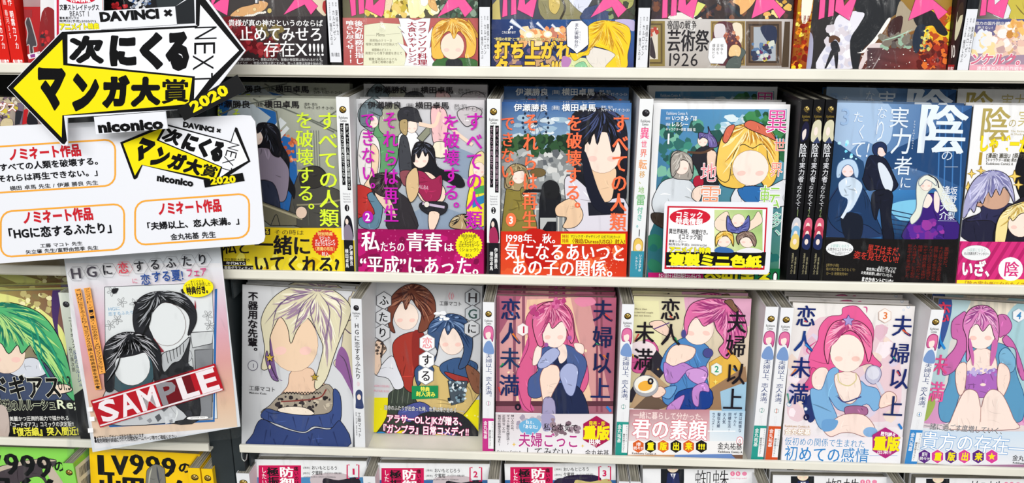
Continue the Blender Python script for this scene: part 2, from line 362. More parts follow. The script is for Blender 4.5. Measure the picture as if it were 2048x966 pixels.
def spine_book(label, row, corners, base, y0=.006, depth=.127, w0=.0135, lean=0., draw=None, side=None, wrap=1, lift=0, h0=.182, cat='manga book', group=None, top=1, sidedraw=None, name='manga_volume', wh=1):
    """volume shelved spine outward"""
    z0 = LZ[row]-SURF+.0004+lift
    fc, w_, h_, ln = fit_face(corners, z0, y0, w0, h0, lean, 0, wh, .4)
    root = empty(name, label, cat, fc.M(), group); cm = mat('cover_'+base, base, .45, .2)
    V, F = [], []; th = .0006; bxm(V, F, 0, 0, 0, w_, th, h_); bxm(V, F, 0, th, 0, th, depth, h_); bxm(V, F, w_-th, th, 0, w_, depth, h_)
    cov = mesh('cover', V, F, mat('cover_'+(side or base), side or base, .45, .2), root)
    V, F = [], []; bxm(V, F, .0008, .001, .0015, w_-.0008, depth-.001, h_-.0012); mesh('page_block', V, F, PAPER2, root)
    A = Art(fc, w_, h_); A.to('spine_print'); A.put([(0, 0), (w_, 0), (w_, h_), (0, h_)], [(0, 1, 2, 3)], lin(base))
    if draw: draw(A)
    A.build({'*': cov})
    if sidedraw:                           # printing on the right-hand cover board
        sf = Face(fc.O+fc.U*(w_+.0001), -fc.N, fc.V); B = Art(sf, depth, h_); sidedraw(B)
        for g, (V, F, C) in B.g.items(): mesh(g, [(w_+.0001-z, x, y) for x, z, y in V], F, INK, cov, np.array(C))
    if wrap:
        rn = random.Random(int(w_*1e6)); V = []; n = 14
        for j, (xx, zz) in enumerate(((-.0006, h_-.003), (-.0004, h_+.001), (w_*.5, h_+.002), (w_+.0004, h_+.001), (w_+.0006, h_-.003))):
            for i in range(n+1):
                q = .0012*rn.uniform(-1, 1) if 0 < j < 4 else 0; V.append((xx, -.0008+(depth+.001)*i/n, zz+q))
        F = [(j*(n+1)+i, j*(n+1)+i+1, (j+1)*(n+1)+i+1, (j+1)*(n+1)+i) for j in range(4) for i in range(n)]
        mesh('shrink_wrap', V, F, FILM2, root)
    return root
DBG = []
# ------------------------------------------------------------------ room and shelving
def P3(px, py, y):                        # point where the line of sight meets the upright plane at depth y
    d = RF+RX*(px-1024)/FOC+RD*(py-483)/FOC; return CAM+d*((y-CAM[1])/d[1])
def struct(o): o['kind'] = 'structure'; return o
struct(box('floor', (-3, -3.6, -.02, 3, .6, 0), mat('floor_vinyl', 'c9c6bd', .4, .4, vary=.1, bscale=3)))
struct(box('wall_back', (-3, .6, 0, 3, .7, 3.1), mat('wall_paint', 'dcdcd6', .8, .2, vary=.03)))
XL0, XL1 = -1.25, float(P3(415, 880, 0)[0]); XP0, XP1 = float(P3(417, 874, .012)[0]), float(P3(476, 880, .012)[0]); XR0, XR1 = float(P3(478, 897, 0)[0]), .95
def bay(label, x0, x1, posts, hookx=None):
    root = empty('shelving_unit', label, 'shelves', Matrix.Translation((x0, 0, 0)), 'shelving units of the comic rack')
    W = x1-x0
    def pt(name, b, m, bev=0): return box(name, b, m, root, bev)
    pt('back_panel', (-.02, .175, .05, W+.02, .19, 1.9), BLACKM)
    for k in (1, 2, 3, 4):
        z = LZ[k]
        sb = pt('shelf_board', (0, .0042, z-SURF-.002, W, .174, z-SURF), SHELF)
        lip = box('front_lip', (0, 0, z-.0104, W, .0042, z-.0006), SHELF, sb, .0012)
        dv = pt('bracket', (.002, .02, z-SURF-.03, .004, .17, z-SURF-.0022), DARK)
    for a, b in posts: pt('upright_post', (a-x0, .012, .02, b-x0, .06, 1.95), DARK, .001)
    pt('base_plinth', (0, .02, 0, W, .17, .1), DARK)
    pt('base_shelf', (0, 0, .1, W, .17, .14), SHELF)
    return root
left_bay = bay('cream lipped shelving bay on the left behind the award signs', XL0, XL1, [(XP0, XP0+.0255)])
right_bay = bay('long cream lipped shelving bay filling the middle and right of the picture', XR0, XR1, [(XP0+.0262, XR0-.0005), (XR1+.001, XR1+.03)])
def riser(x0, x1, row, h, bay_, y0, y1=.17):
    z = LZ[row]-SURF; b = bay_.location.x; box('display_riser', (x0-b, y0, z+.0002, x1-b, y1, z+h), BLACKM, bay_)
# small wire hook under the shelf end
def tube(name, pts, r, m, parent=None, n=8, closed=False):
    c = bpy.data.curves.new(name, 'CURVE'); c.dimensions = '3D'; c.bevel_depth = r; c.bevel_resolution = 2
    s = c.splines.new('POLY'); s.points.add(len(pts)-1)
    for q, p in zip(s.points, pts): q.co = (*p, 1)
    s.use_cyclic_u = closed; c.materials.append(m); o = bpy.data.objects.new(name, c); COL.objects.link(o)
    e = o.evaluated_get(bpy.context.evaluated_depsgraph_get()); me = bpy.data.meshes.new_from_object(e); bpy.data.objects.remove(o)
    o = bpy.data.objects.new(name, me); COL.objects.link(o); o.parent = parent; return o
hx = float(P3(484, 905, -.001)[0]); hz = LZ[3]-.0104
hk = tube('wire_hook', [(hx-.003, .006, hz), (hx-.003, .004, hz-.006), (hx-.0022, .003, hz-.010), (hx, .003, hz-.0125), (hx+.0025, .003, hz-.010), (hx+.004, .003, hz-.003)], .0008, mat('zinc_wire', 'b8bcbc', .3, .5, metal=.8))
hk['label'] = 'tiny clear wire hook under the left end of the third shelf lip'; hk['category'] = 'hook'
# ------------------------------------------------------------------ printed covers, middle shelf
INKD = '1b181d'
def emblem(A, x, y, r, col='b08a2a'):
    r *= 1.25; D_ = '1b181d'
    A.E(x, y, r*1.1, r*1.05, D_).E(x, y+r*.05, r*.92, r*.86, col).L([x-r, y+r*.2, x-r*.2, y+r*.75, x+r*.9, y+r*.35], r*.3, D_).E(x+r*.2, y-r*.35, r*.55, r*.36, 'e8cf80' if col[0] != '2' else '6a6a70', 30).L([x-r*.7, y-r*.4, x, y-r*.1, x+r*.5, y-r*.7], r*.2, D_).L([x-r*.8, y, x-r*.1, y+r*.3, x+r*.7, y+.1*r], r*.16, D_)
def kadokawa(A, y, col):
    A.T('Kadokawa', 2, y, 11, y+2.6, col, .04).T('Comics', 3.4, y+3.2, 9.6, y+5.6, col, .04).T('A', 5.8, y+6.3, 7.2, y+8.3, col, .03)
def d_2a(A):
    A.fm(430, 190, 2.683).G(-60, 0, 700, 960, 'a5a99c b9bcae 5d6258 565a52')
    A.P('20 10 330 90 352 215 432 240 446 530 395 620 150 700 60 560', '2463aa', 0).D(345, 190, 440, 360, 'c8643a b4553a d98258', 40, 5, 15, 2)
    A.P('95 25 180 30 300 120 250 180 60 120', 'b8c4cc', 0).P('350 120 385 150 300 235 285 215', 'd7dde0', 0).P('385 165 400 180 320 270 305 250', 'd7dde0', 0)
    for p in ('205 20 330 90 345 230', '330 85 350 210 355 330', '0 120 120 60 330 20', '340 60 560 150 690 210', '560 150 690 60', '455 110 640 200'): A.L(p, 9, '7d8278', sm=0); A.L(p, 2, '3b3f3d', sm=0)
    for x in (515, 530, 543, 556): A.L([x, 190, x+8, 400], 4, '6b7068')
    A.P('450 420 500 385 560 385 600 430 590 490 640 500 680 540 680 700 420 700 410 560', '4b4a45', 1, INKD).P('455 440 480 395 540 382 585 410 590 470 540 500 470 490', '34322f', 1, INKD)
    A.P('300 150 240 150 215 200 205 300 200 420 250 470 300 400 340 470 400 520 425 560 432 500 400 430 400 340 360 260 350 200 330 165', '14151c', 1).P('205 300 300 290 370 350 400 420 380 560 330 560 310 470 240 480 200 450', '8b8093', 1, INKD).P('225 470 310 470 345 560 340 640 240 600', '2b3147', 1, INKD)
    A.F(232, 225, 26, 42).H('228 160 262 148 300 160 330 200 345 260 350 330 310 320 285 270 262 230 246 196 228 205', (275, 160), '14151c', '05060a', '555a6c', 12, w=5)
    A.P('225 560 440 640 440 700 300 700 225 640', '6e6a58', 0, INKD).L('225 575 470 665', 10, 'b1a98c', sm=0).L('300 700 330 640 350 700', 4, '25262a').E(465, 630, 30, 32, 'e9cdb8', ol=INKD).L('440 590 560 585 690 560', 9, '8d8770', sm=0).L('500 600 505 700', 8, '55564e')
    A.to('title_lettering').T('すべての人類', 556, 85, 650, 708, 'e0fa3c', .0, v=1, mi=.014).T('を破壊する。', 436, 85, 520, 668, 'e0fa3c', .0, v=1, mi=.014).T('そ', 95, 75, 140, 130, 'e0fa3c', mi=.014).T('で', -5, 75, 45, 115, 'e0fa3c', mi=.014)
    A.T('伊瀬勝良', 0, 30, 192, 66, INKD, .02).T('[漫画]', 222, 42, 260, 62, INKD).T('横田卓馬', 266, 32, 456, 68, INKD, .02).T('[監修・協力]', 480, 42, 550, 56, INKD).T('ウィザーズ・オブ・ザ・コースト', 480, 60, 640, 76, INKD, .02)
    A.to('band_print').G(-60, 712, 700, 970, 'f0cf1c f3d420 efdb22 f4e23a', j=.06).D(-20, 860, 690, 950, 'fff26a e4bd14', 22, 12, 34, 4)
    A.R(268, 716, 298, 750, INKD).T('る', 270, 718, 296, 746, 'f6dc30', .02).T('その時は', 318, 722, 480, 748, INKD, 0)
    A.T('私と', 45, 775, 195, 850, INKD, .0, mi=.02).T('一緒に', 215, 755, 520, 852, INKD, .01, mi=.022).T('いてくれる?', 210, 858, 672, 955, INKD, .01, mi=.02)
    A.T('で圧倒的大反響の', 52, 874, 190, 890, INKD, .02).R(48, 890, 170, 912, INKD).T('年代M:TG', 62, 893, 166, 909, 'ffffff', .02).R(48, 914, 208, 938, INKD).T('青春グラフィティ!!', 52, 917, 206, 934, 'ffffff', .02)
    A.burst(593, 792, 74, 'd6371f', 26)
    for t, x0, x1, y in (('特別特典', 552, 634, 745), ('マジック:', 560, 622, 768), ('ザ・ギャザリング', 540, 645, 784), ('公式プロモカード', 538, 650, 800), ('〈悪魔の布告〉', 530, 655, 824), ('封入', 575, 614, 852)): A.T(t, x0, y-11, x1, y+9, 'ffe98a' if y in (745, 824) else 'ffffff', .03)
def d_2b(A):
    A.fm(700, 190, 2.61).G(20, 0, 710, 720, 'cfd0d3 d8d4d8 8f9fb2 a7b3bc', j=.05)
    for p in ('190 700 420 560 700 660 700 720 200 720', '60 240 240 420 400 330 330 250 200 140', '430 220 700 330 700 480 560 420', '300 600 520 640 560 700 300 700'): A.P(p, '8c9db3', 0)
    A.P('100 20 150 40 180 100 150 160 120 190 90 180 50 140 45 80', '7f8e93', 1, INKD).P('150 150 240 190 250 330 210 400 160 410 130 330 120 220', '5f9a6a', 1, INKD).P('180 60 255 60 265 200 200 215 150 170', 'a9ab98', 1, INKD)
    A.P('60 190 110 200 150 240 160 330 150 420 120 500 60 480 40 330', 'e9e6e3', 1, INKD).P('110 260 150 290 145 400 120 480 90 520 70 480 110 400', 'ecd0b2', 1, INKD).F(120, 140, 28, 32).P('58 60 100 38 160 70 165 110 120 100 100 160 55 150', '6f8088', 1, INKD)
    A.P('30 480 90 480 130 520 140 640 110 640 40 640', 'b8332f', 1, INKD).P('90 520 170 520 150 690 60 690 50 640 130 620', '5f8297', 1, INKD)
    A.P('110 430 170 405 240 420 265 460 250 500 300 540 330 600 350 700 200 700 190 600 150 540 120 510', '302c31', 1, INKD).P('130 510 200 530 240 620 230 640 170 580', 'e7cbb5', 1, INKD).H('105 440 150 408 220 410 262 440 262 480 200 530 150 520 112 480', (190, 420), '3c3032', '171114', '6d5a5c', 14)
    A.P('255 210 310 190 350 200 365 260 350 330 270 330 255 290', 'eeeff2', 1, INKD).P('262 230 300 225 330 400 320 430 262 400', '3f4148', 1, INKD).P('262 400 330 400 330 470 280 470', '8c4b55', 1, INKD).F(325, 165, 28, 34, 10).P('250 100 270 70 310 62 350 75 365 110 375 140 340 140 300 132 262 140', '2c2c33', 1, INKD).P('262 135 300 130 300 200 285 210 262 180', 'b19a6c', 1, INKD).P('350 225 400 170 418 172 420 200 380 245', '8d8f7c', 0, INKD)
    A.P('430 60 500 80 510 200 480 290 440 260 425 160', 'eec0c2', 1, INKD).P('440 250 500 250 510 320 440 320', 'efe7cf', 1, INKD).L('360 150 440 160 470 90', 20, 'f0d5c0').L('500 140 560 200 640 260', 18, 'f0d5c0').P('560 90 640 60 690 90 640 150 600 160', 'c9c2c6', 1, INKD)
    A.P('640 330 700 300 710 480 640 500 620 420', 'f1dfa6', 1, INKD).P('640 440 705 440 705 680 610 620', 'f0df3e', 1, INKD).P('640 540 705 520 705 560 640 590', '2e86b8', 0).P('650 480 705 470 705 510 645 520', '4aa75c', 0).F(675, 390, 32, 40)
    A.H('525 690 540 640 600 620 640 650 640 700', (585, 630), 'b39a70', '1d191c', 'e4d6b4', 12)
    A.P('345 250 400 248 440 280 455 370 520 400 575 420 600 470 560 480 470 440 450 560 400 500 370 440 330 400 325 320', '15161d', 1, INKD).P('340 420 400 400 450 430 500 500 480 560 390 560 350 500', 'f2d6c2', 1, INKD).P('340 400 385 400 430 440 480 420 470 540 400 555 370 520 340 470', '9c2450', 1, INKD).P('300 420 350 380 360 500 320 560 296 500', 'd8b98c', 1, INKD)
    A.P('375 560 500 560 500 610 440 630 375 600', '25252b', 1, INKD).P('415 610 470 620 440 705 415 700', 'f2d6c2', 1, INKD).L('380 565 495 585', 13, 'c5b4cd').E(402, 570, 14, 15, 'e7e0d5', ol=INKD).T('ALBA', 358, 466, 412, 486, 'd9a9bd', .03, rot=-8)
    A.F(370, 330, 42, 50, 8).H('325 330 330 280 360 250 410 252 440 290 446 350 425 330 410 300 395 320 380 290 360 330 345 300 338 350', (385, 255), '15161d', '05060a', '5a5f72', 14, w=5)
    A.to('title_lettering').T('すべての人類', 612, 85, 688, 700, 'c81cb4', 0, v=1, mi=.02).T('を破壊する。', 492, 95, 568, 640, 'c81cb4', 0, v=1, mi=.02).T('それらは再生', 176, 80, 246, 665, 'c81cb4', 0, v=1, mi=.02).T('できない。', 62, 85, 126, 540, 'c81cb4', 0, v=1, mi=.02).E(96, 635, 28, 32, 'b51fb0').T('2', 82, 615, 110, 655, 'ffffff', .02)
    A.T('[原作]', 48, 44, 86, 64, INKD).T('伊瀬勝良', 93, 36, 272, 70, INKD, .02).T('[漫画]', 296, 44, 334, 64, INKD).T('横田卓馬', 342, 38, 520, 72, INKD, .02).T('[監修・協力]', 545, 48, 610, 62, INKD).T('ウィザーズ・オブ・ザ・コースト', 545, 64, 696, 80, INKD, .02)
    A.to('band_print').G(20, 700, 720, 960, '9d0b58 a80c60 b0115f 930a4f', j=.1).D(40, 705, 700, 930, '7d0946 c01a73', 26, 10, 40, 5).D(60, 700, 700, 930, 'd65a9b', 60, 2, 4, 6)
    A.T('私', 62, 715, 160, 810, 'ffffff', .0, mi=.02).T('たちの', 160, 765, 290, 815, 'ffffff', 0, mi=.015).T('青春', 295, 720, 485, 812, 'ffffff', 0, mi=.02).T('は', 490, 770, 545, 815, 'ffffff', 0, mi=.015).T('“平成”にあった。', 55, 840, 725, 930, 'ffffff', 0, mi=.02)
    A.burst(622, 782, 72, 'f6e816', 28)
    for t, x0, x1, y in (('特別特典', 582, 662, 736), ('マジック', 592, 650, 753), ('ザ・ギャザリング', 574, 672, 769), ('公式プロモカード', 568, 678, 784), ('〈ショック〉', 562, 684, 806), ('封入', 604, 640, 836)): A.T(t, x0, y-10, x1, y+8, INKD, .03)
def d_2c(A):
    A.fm(980, 190, 2.61).G(55, 20, 740, 300, '1b4f93 2b67a8 9db9d0 8fb0c8', j=.05).D(120, 110, 440, 220, 'c8d6e0 dfe7ec 9fbbd0', 24, 12, 40, 3, asp=.5)
    for k in range(12): a = k*math.pi/6; A.L([238, 145, 238+72*math.cos(a), 145+85*math.sin(a)], 2, '23354f', sm=0)
    A.E(238, 145, 10, 12, '1c2c44')
    for k in range(20): a = k*math.pi/10; A.E(238+68*math.cos(a), 145+82*math.sin(a), 6, 7, '1c2b44')
    A.R(55, 280, 740, 720, '8f9394').D(60, 225, 440, 300, '1d3a26 2c5132 16301f 3c6238', 90, 12, 30, 4).D(60, 300, 420, 600, 'a3a7a8 bfc2c2 7c8082 d4d5d3 60656a', 90, 12, 38, 5, k=5)
    for x in range(70, 420, 24): A.L([x, 590, x, 712], 6, 'd5d3cb', sm=0)
    A.L('60 600 420 590', 7, 'e2dfd5', sm=0).E(250, 405, 42, 24, '6f5d38', ol=INKD)
    A.P('60 700 75 560 90 480 140 470 200 500 225 600 235 720 60 720', '8b7d3a', 1, INKD).P('75 480 85 400 120 362 170 368 200 410 208 500 170 480 150 500 100 490', 'a5936a', 1, INKD).F(150, 425, 34, 38).H('85 470 82 400 120 360 180 370 205 420 205 470 185 400 160 395 135 400 112 420 108 480', (145, 362), 'a5936a', '6a5a3c', 'cbbd95', 12, w=5).E(190, 520, 22, 16, 'f3dcca', ol=INKD)
    A.P('265 520 290 490 350 500 370 540 345 620 340 720 262 720 258 600', '17191f', 1, INKD).P('275 470 310 445 350 460 362 500 345 540 300 540 275 510', '1c1d20', 1, INKD).L('275 500 200 500 170 520', 16, '17191f').P('262 640 345 640 345 660 300 660 262 720', 'b9bcbb', 0)
    A.P('430 100 520 70 620 80 690 130 715 230 712 420 700 560 560 560 470 480 440 380 420 240', '14161f', 1).P('390 440 440 430 520 500 560 560 700 540 715 720 420 720 400 600', 'dcd8e3', 1, INKD).P('510 560 700 560 700 620 515 630', '1b1d29', 0)
    A.P('500 350 560 400 640 380 660 400 650 470 630 550 570 550 540 470 500 400', 'ecc9a6', 1, INKD).P('340 590 370 560 430 540 480 600 480 650 440 690 380 690 400 640 350 630', 'ecc9a6', 1, INKD).F(585, 300, 98, 108, 0, 'f6e0d2')
    A.H('430 240 440 140 500 75 590 70 680 110 715 200 712 420 690 330 670 240 640 300 620 220 590 160 560 260 540 180 520 260 500 200 490 300 470 330 450 300', (590, 75), '151829', '05060c', '44507c', 30, w=9)
    A.P('480 330 500 300 560 480 600 560 640 600 600 620 540 580 500 480', '151829', 1)
    A.to('title_lettering').T('すべての人類', 645, 95, 722, 710, 'ff7248', 0, v=1, mi=.022).T('を破壊する。', 405, 100, 478, 640, 'ff7248', 0, v=1, mi=.022).T('それらは再生', 178, 90, 248, 700, 'ff7248', 0, v=1, mi=.02).T('できない。', 62, 105, 126, 520, 'ff7248', 0, v=1, mi=.02).E(110, 650, 27, 36, 'ff7a4d').T('3', 98, 632, 122, 670, 'ffffff', .02)
    A.T('伊瀬勝良', 124, 48, 302, 84, 'f4f6f8', .02).T('[漫画]', 322, 56, 362, 76, 'f4f6f8').T('横田卓馬', 374, 48, 554, 84, 'f4f6f8', .02).T('[監修・協力]', 578, 56, 640, 68, 'f4f6f8').T('ウィザーズ・オブ・ザ・コースト', 578, 70, 730, 86, 'f4f6f8', .02)
    A.to('band_print').G(50, 710, 730, 970, 'd92d18 cf2412 d4391c e0522a', j=.06).D(60, 780, 720, 940, 'ef6f3c e35a30', 30, 12, 34, 7).P('180 715 300 715 340 860 200 900', 'c21a12').D(440, 820, 700, 935, 'f7b79a', 70, 2, 4, 8)
    A.R(370, 722, 706, 776, 'f2df1c').T('特別', 376, 728, 410, 746, 'b01c10', .03).T('特典', 376, 750, 410, 770, 'b01c10', .03).T('マジック:ザ・ギャザリング 公式プロモカード', 420, 728, 680, 744, INKD, .02).T('〈強迫/Duress(USG)〉封入!', 416, 748, 704, 772, '8a1408', .02)
    A.T('1998年、秋。', 76, 722, 372, 768, 'ffffff', 0, mi=.015).T('気になるあいつと', 76, 772, 708, 856, 'ffffff', 0, mi=.018).T('あの子の関係。', 112, 856, 690, 938, 'ffffff', 0, mi=.018).T('SNSで圧倒的大反響の90年代M:TG青春グラフィティ、第三弾!!', 76, 942, 600, 960, INKD, .02)
def d_2d(A):
    A.fm(1280, 190, 2.541).R(60, 20, 800, 980, 'f1f1f3').G(70, 72, 745, 980, '4a86bd 5f9fc4 3f7a56 36644a', j=.06)
    A.D(380, 110, 560, 200, 'd9e8ee a9cde0', 26, 14, 36, 2, asp=.6).D(110, 150, 400, 520, '2e6a66 3d8a7a 24544f 57a08c 7bb79f', 90, 14, 36, 3).D(540, 80, 740, 330, '2c6b42 3f8a52 1f4f33', 70, 12, 34, 4).P('70 72 106 72 70 650', 'f1f1f3', 0).P('746 60 800 60 760 980 700 980', 'f1f1f3', 0).P('84 620 350 560 350 980 50 980', '2c6c78').D(60, 600, 700, 940, '1f6a66 2c7c5e 17504a', 40, 20, 50, 5)
    A.P('300 270 350 260 385 300 380 400 400 470 330 470 290 380 262 320', '25242c', 1, INKD).P('340 290 385 290 385 360 350 400', 'f0d2bd', 1, INKD).L('240 290 330 290 420 230', 12, '5a4030').F(318, 232, 26, 30).H('300 190 345 195 345 158 360 195 385 225 392 262 350 265 345 230 320 215 300 225', (345, 195), '6b5f9c', '453c70', '958bc4', 10, w=5)
    A.P('90 470 130 430 200 420 260 440 290 500 280 540 280 600 120 640 60 560', 'd7dde3', 1, INKD).P('60 600 140 610 140 680 70 650', '3f342c', 1, INKD).P('160 300 210 285 265 330 265 420 225 430 160 410', 'a8a098', 1, INKD).F(210, 360, 38, 44).H('160 410 158 320 205 286 262 320 266 400 250 350 225 330 200 340 180 400', (215, 288), 'a8a098', '7c746e', 'd0cac2', 12, w=5).E(296, 440, 27, 32, 'b01d38', ol=INKD).P('270 480 300 460 320 470 300 540 262 520', 'f4dccb', 1, INKD)
    A.P('480 480 540 450 640 470 745 430 745 560 480 560', 'e3e4ea', 1, INKD).P('500 470 640 470 620 540 530 540', '2b6cae', 1, INKD).P('400 260 430 190 520 150 620 150 680 200 705 300 690 420 640 470 580 400 520 470 420 460 385 400 385 330', 'efc355', 1, INKD).F(560, 370, 92, 90, -8, 'fbe9de')
    A.H('388 400 395 280 430 190 510 150 610 145 680 200 705 300 690 400 650 330 640 260 610 250 570 270 520 250 480 290 462 360 450 430 420 440', (560, 150), 'f3cb62', 'c8892c', 'fff0b8', 32, w=8).P('418 225 440 165 480 155 440 240', 'd56a52', 1, INKD).P('530 160 560 128 640 165 690 230 640 210', 'd56a52', 1, INKD)
    A.to('title_lettering').T('異', 632, 78, 745, 190, 'e04aa0', .0, 'ffffff', .03).T('世', 674, 225, 736, 286, 'f07a66', 0, 'ffffff', .03).T('界', 654, 345, 722, 412, 'f28b70', 0, 'ffffff', .03).T('転', 598, 465, 708, 570, '9ad05c', 0, 'ffffff', .03).T('移、', 640, 590, 716, 760, '7ac8b0', 0, 'ffffff', .03, v=1).T('地', 302, 350, 386, 440, 'f08a92', 0, 'ffffff', .03).T('雷', 296, 462, 410, 560, 'f09a72', 0, 'ffffff', .03)
    A.T('Kadokawa Comics A', 132, 84, 240, 100, 'f2f6fa').T('原作', 128, 112, 152, 126, 'f2f6fa').T('いつきみずほ', 158, 106, 288, 130, 'ffffff', .02).T('漫画', 128, 142, 152, 156, 'f2f6fa').T('レルシー', 156, 137, 244, 160, 'ffffff', .02).T('キャラクター原案 猫猫 猫', 128, 166, 280, 182, 'ffffff').T('1', 124, 195, 150, 248, 'ffffff', .01)
    A.to('band_print').R(40, 900, 420, 990, 'c0146c').G(320, 880, 760, 990, '0e6a3c 127a48', j=.05).T('なろう発の大人気異世界転生マンガライズ!!', 92, 904, 305, 936, 'ffffff', .01).T('ファンタジー', 160, 918, 300, 936, 'ffffff', .02).T('今知まる!', 322, 888, 690, 970, ['f6e81a', 'f6e81a', 'f6e81a', 'f6e81a', 'ffffff'], .04, INKD)
def d_2e(A):
    A.fm(1630, 190, 2.478).G(20, 30, 780, 740, '8fb4dc 2e5d98 17406f 2c6cae', j=.04).P('110 40 360 40 380 200 330 260 230 230 100 330', 'a9c4e4').P('345 290 520 210 780 60 780 480 600 400 470 360 345 370', '1f4676', 0).P('90 220 240 330 260 470 60 560', '22466f', 0).D(120, 230, 260, 320, '7ee0ff bdf2ff', 8, 5, 12, 3).D(380, 470, 540, 520, '5fb8ea a6e8ff', 16, 5, 10, 4)
    A.G(330, 470, 720, 720, '3f86c4 2a62a0 16335e 10284c').P('380 540 560 520 560 600 420 620', '7fc6e8').P('60 540 130 430 160 440 220 470 240 560 300 640 340 700 50 700', '243a63', 1)
    for k in range(7): A.L([330, 560+k*24, 700, 640+k*16], 5, '1a3358')
    for x in (620, 650, 690, 730): A.L([x, 60, x-18, 700], 7, '3f76b4', sm=0)
    A.P('100 480 140 440 200 440 250 480 300 600 330 690 240 640 160 690 80 640 60 560', '1c3860', 1, '0c1830').P('130 590 230 600 225 712 150 712', '151c2c', 1).P('120 430 160 405 205 415 235 450 215 510 180 570 150 580 160 520 130 500 115 460', 'cfe0f2', 1, '33507c').L('180 520 150 580 132 610', 14, 'dce8f6')
    A.F(162, 368, 32, 38, 0, 'f3e3e4').P('105 380 115 340 150 318 195 325 215 370 210 410 195 400 185 360 160 345 135 365 125 405 108 410', 'bcd6f0', 1, '4a6c9c')
    A.P('240 400 262 310 300 300 350 320 400 420 410 450 380 480 340 490 300 470 262 470 235 420', '141a30', 1, '060a16').P('310 340 345 350 385 430 370 490 350 470 330 430', 'dbe4f0', 1).P('290 480 380 480 375 600 390 715 340 715 320 560 300 620 280 560', '15192a', 1, '060a16').F(330, 275, 24, 30, 0, 'f0dcd8').P('284 270 290 245 325 232 352 250 350 290 335 262 312 262 305 300 290 290', '1b2c56', 1, '0a1020')
    A.P('520 540 560 490 610 500 640 560 680 600 720 660 690 718 440 718 470 620', '3a1f78', 1, '140c34').D(480, 620, 640, 710, '7a2c96 5a2a98 9a3aa0', 26, 10, 30, 5).P('590 480 615 500 610 580 590 560', 'f4e2dc', 1).P('520 500 560 490 580 520 555 560 520 540', 'f6e6dc', 1)
    A.P('500 470 510 420 550 395 600 410 640 470 700 560 690 580 640 560 600 470 570 470 540 520 520 600 480 640 470 610 500 560', 'e3e6da', 1, '6c7a8c').F(548, 440, 30, 34, 0, 'f6e6dc').P('515 450 515 420 550 396 590 412 600 450 575 430 548 420 530 440', 'e9ecdf', 1, '6c7a8c').L('560 395 600 420 612 460', 6, '11182c')
    A.to('title_lettering').T('陰', 492, 50, 740, 285, 'e4eefa', 0, mi=.03).T('の', 618, 275, 682, 325, 'dbe6f4').T('実', 362, 64, 462, 160, 'e4eefa', 0, mi=.01).T('力', 366, 170, 476, 290, 'e4eefa', 0, mi=.01).T('者', 384, 308, 478, 394, 'e4eefa', 0, mi=.01).T('に', 412, 405, 476, 462, 'e4eefa').T('な', 302, 60, 356, 116, 'e4eefa').T('り', 284, 122, 346, 232, 'e4eefa').T('た', 184, 84, 238, 136, 'e4eefa').T('く', 204, 146, 250, 220, 'e4eefa').T('て!', 164, 226, 262, 312, 'e4eefa', sk=.1).T('3', 118, 66, 172, 148, '9fbfe6')
    A.T('The Eminence', 486, 126, 500, 268, 'e4eefa', v=1).T('坂野杏梨', 672, 452, 704, 620, 'e6eefa', .01, v=1).T('逢沢大介', 630, 448, 670, 618, 'e6eefa', .01, v=1).L('640 356 706 356', 2, 'c4d4ea').L('606 622 700 624', 2, 'c4d4ea')
    A.to('band_print').R(10, 714, 790, 960, '141213').D(420, 730, 680, 930, '231a1b 1b1718', 30, 10, 26, 4).E(120, 760, 68, 36, 'eef0f2').T('小説家になろう', 74, 738, 168, 754, '7cc0b4').T('人気作のコミカライズ!!', 60, 756, 182, 770, INKD, .01).T('「小説家になろう」は株式会社ヒナプロジェクトの', 76, 774, 166, 780, '55555a').T('登録商標です', 96, 783, 146, 790, '55555a')
    A.T('黒子はまだ、', 254, 740, 440, 782, 'c2372c', mi=.012, rot=-4).T('姿を見せない!!', 186, 772, 412, 808, 'c2372c', mi=.012, rot=-5).T('みたいなノリで', 308, 846, 400, 860, 'f0f0f0', .02, rot=-3).T('異世界に転生してからも', 250, 853, 396, 868, 'f0f0f0', .02, rot=-4).T('お気楽妄想し続けていたら、', 224, 871, 392, 886, 'f0f0f0', .02, rot=-4).T('まさかホントにいた!', 226, 900, 384, 921, 'ffffff', .035, rot=-3)
    A.T('[原作小説]', 52, 834, 116, 848, '9c8a54').T('陰の実力者になりたくて!', 52, 854, 196, 868, '9c8a54').T('①〜③ 絶賛発売中!!', 52, 876, 160, 890, '9c8a54')
    for i, t in enumerate(('黒歴史だ。', 'それは偽りなる影の正体', '孤独に暮らす影の少女たち', 'すべてはただの設定遊びと', 'やがて世界の裏で本物が', '暗躍していたのだった', '人々は噂する…と七彩の', '影の中より笑う声がした')): A.T(t, 640-i*26, 752-i*2, 660-i*26, 924-i*3-(60 if i == 0 else 0), '7c2620', v=1)
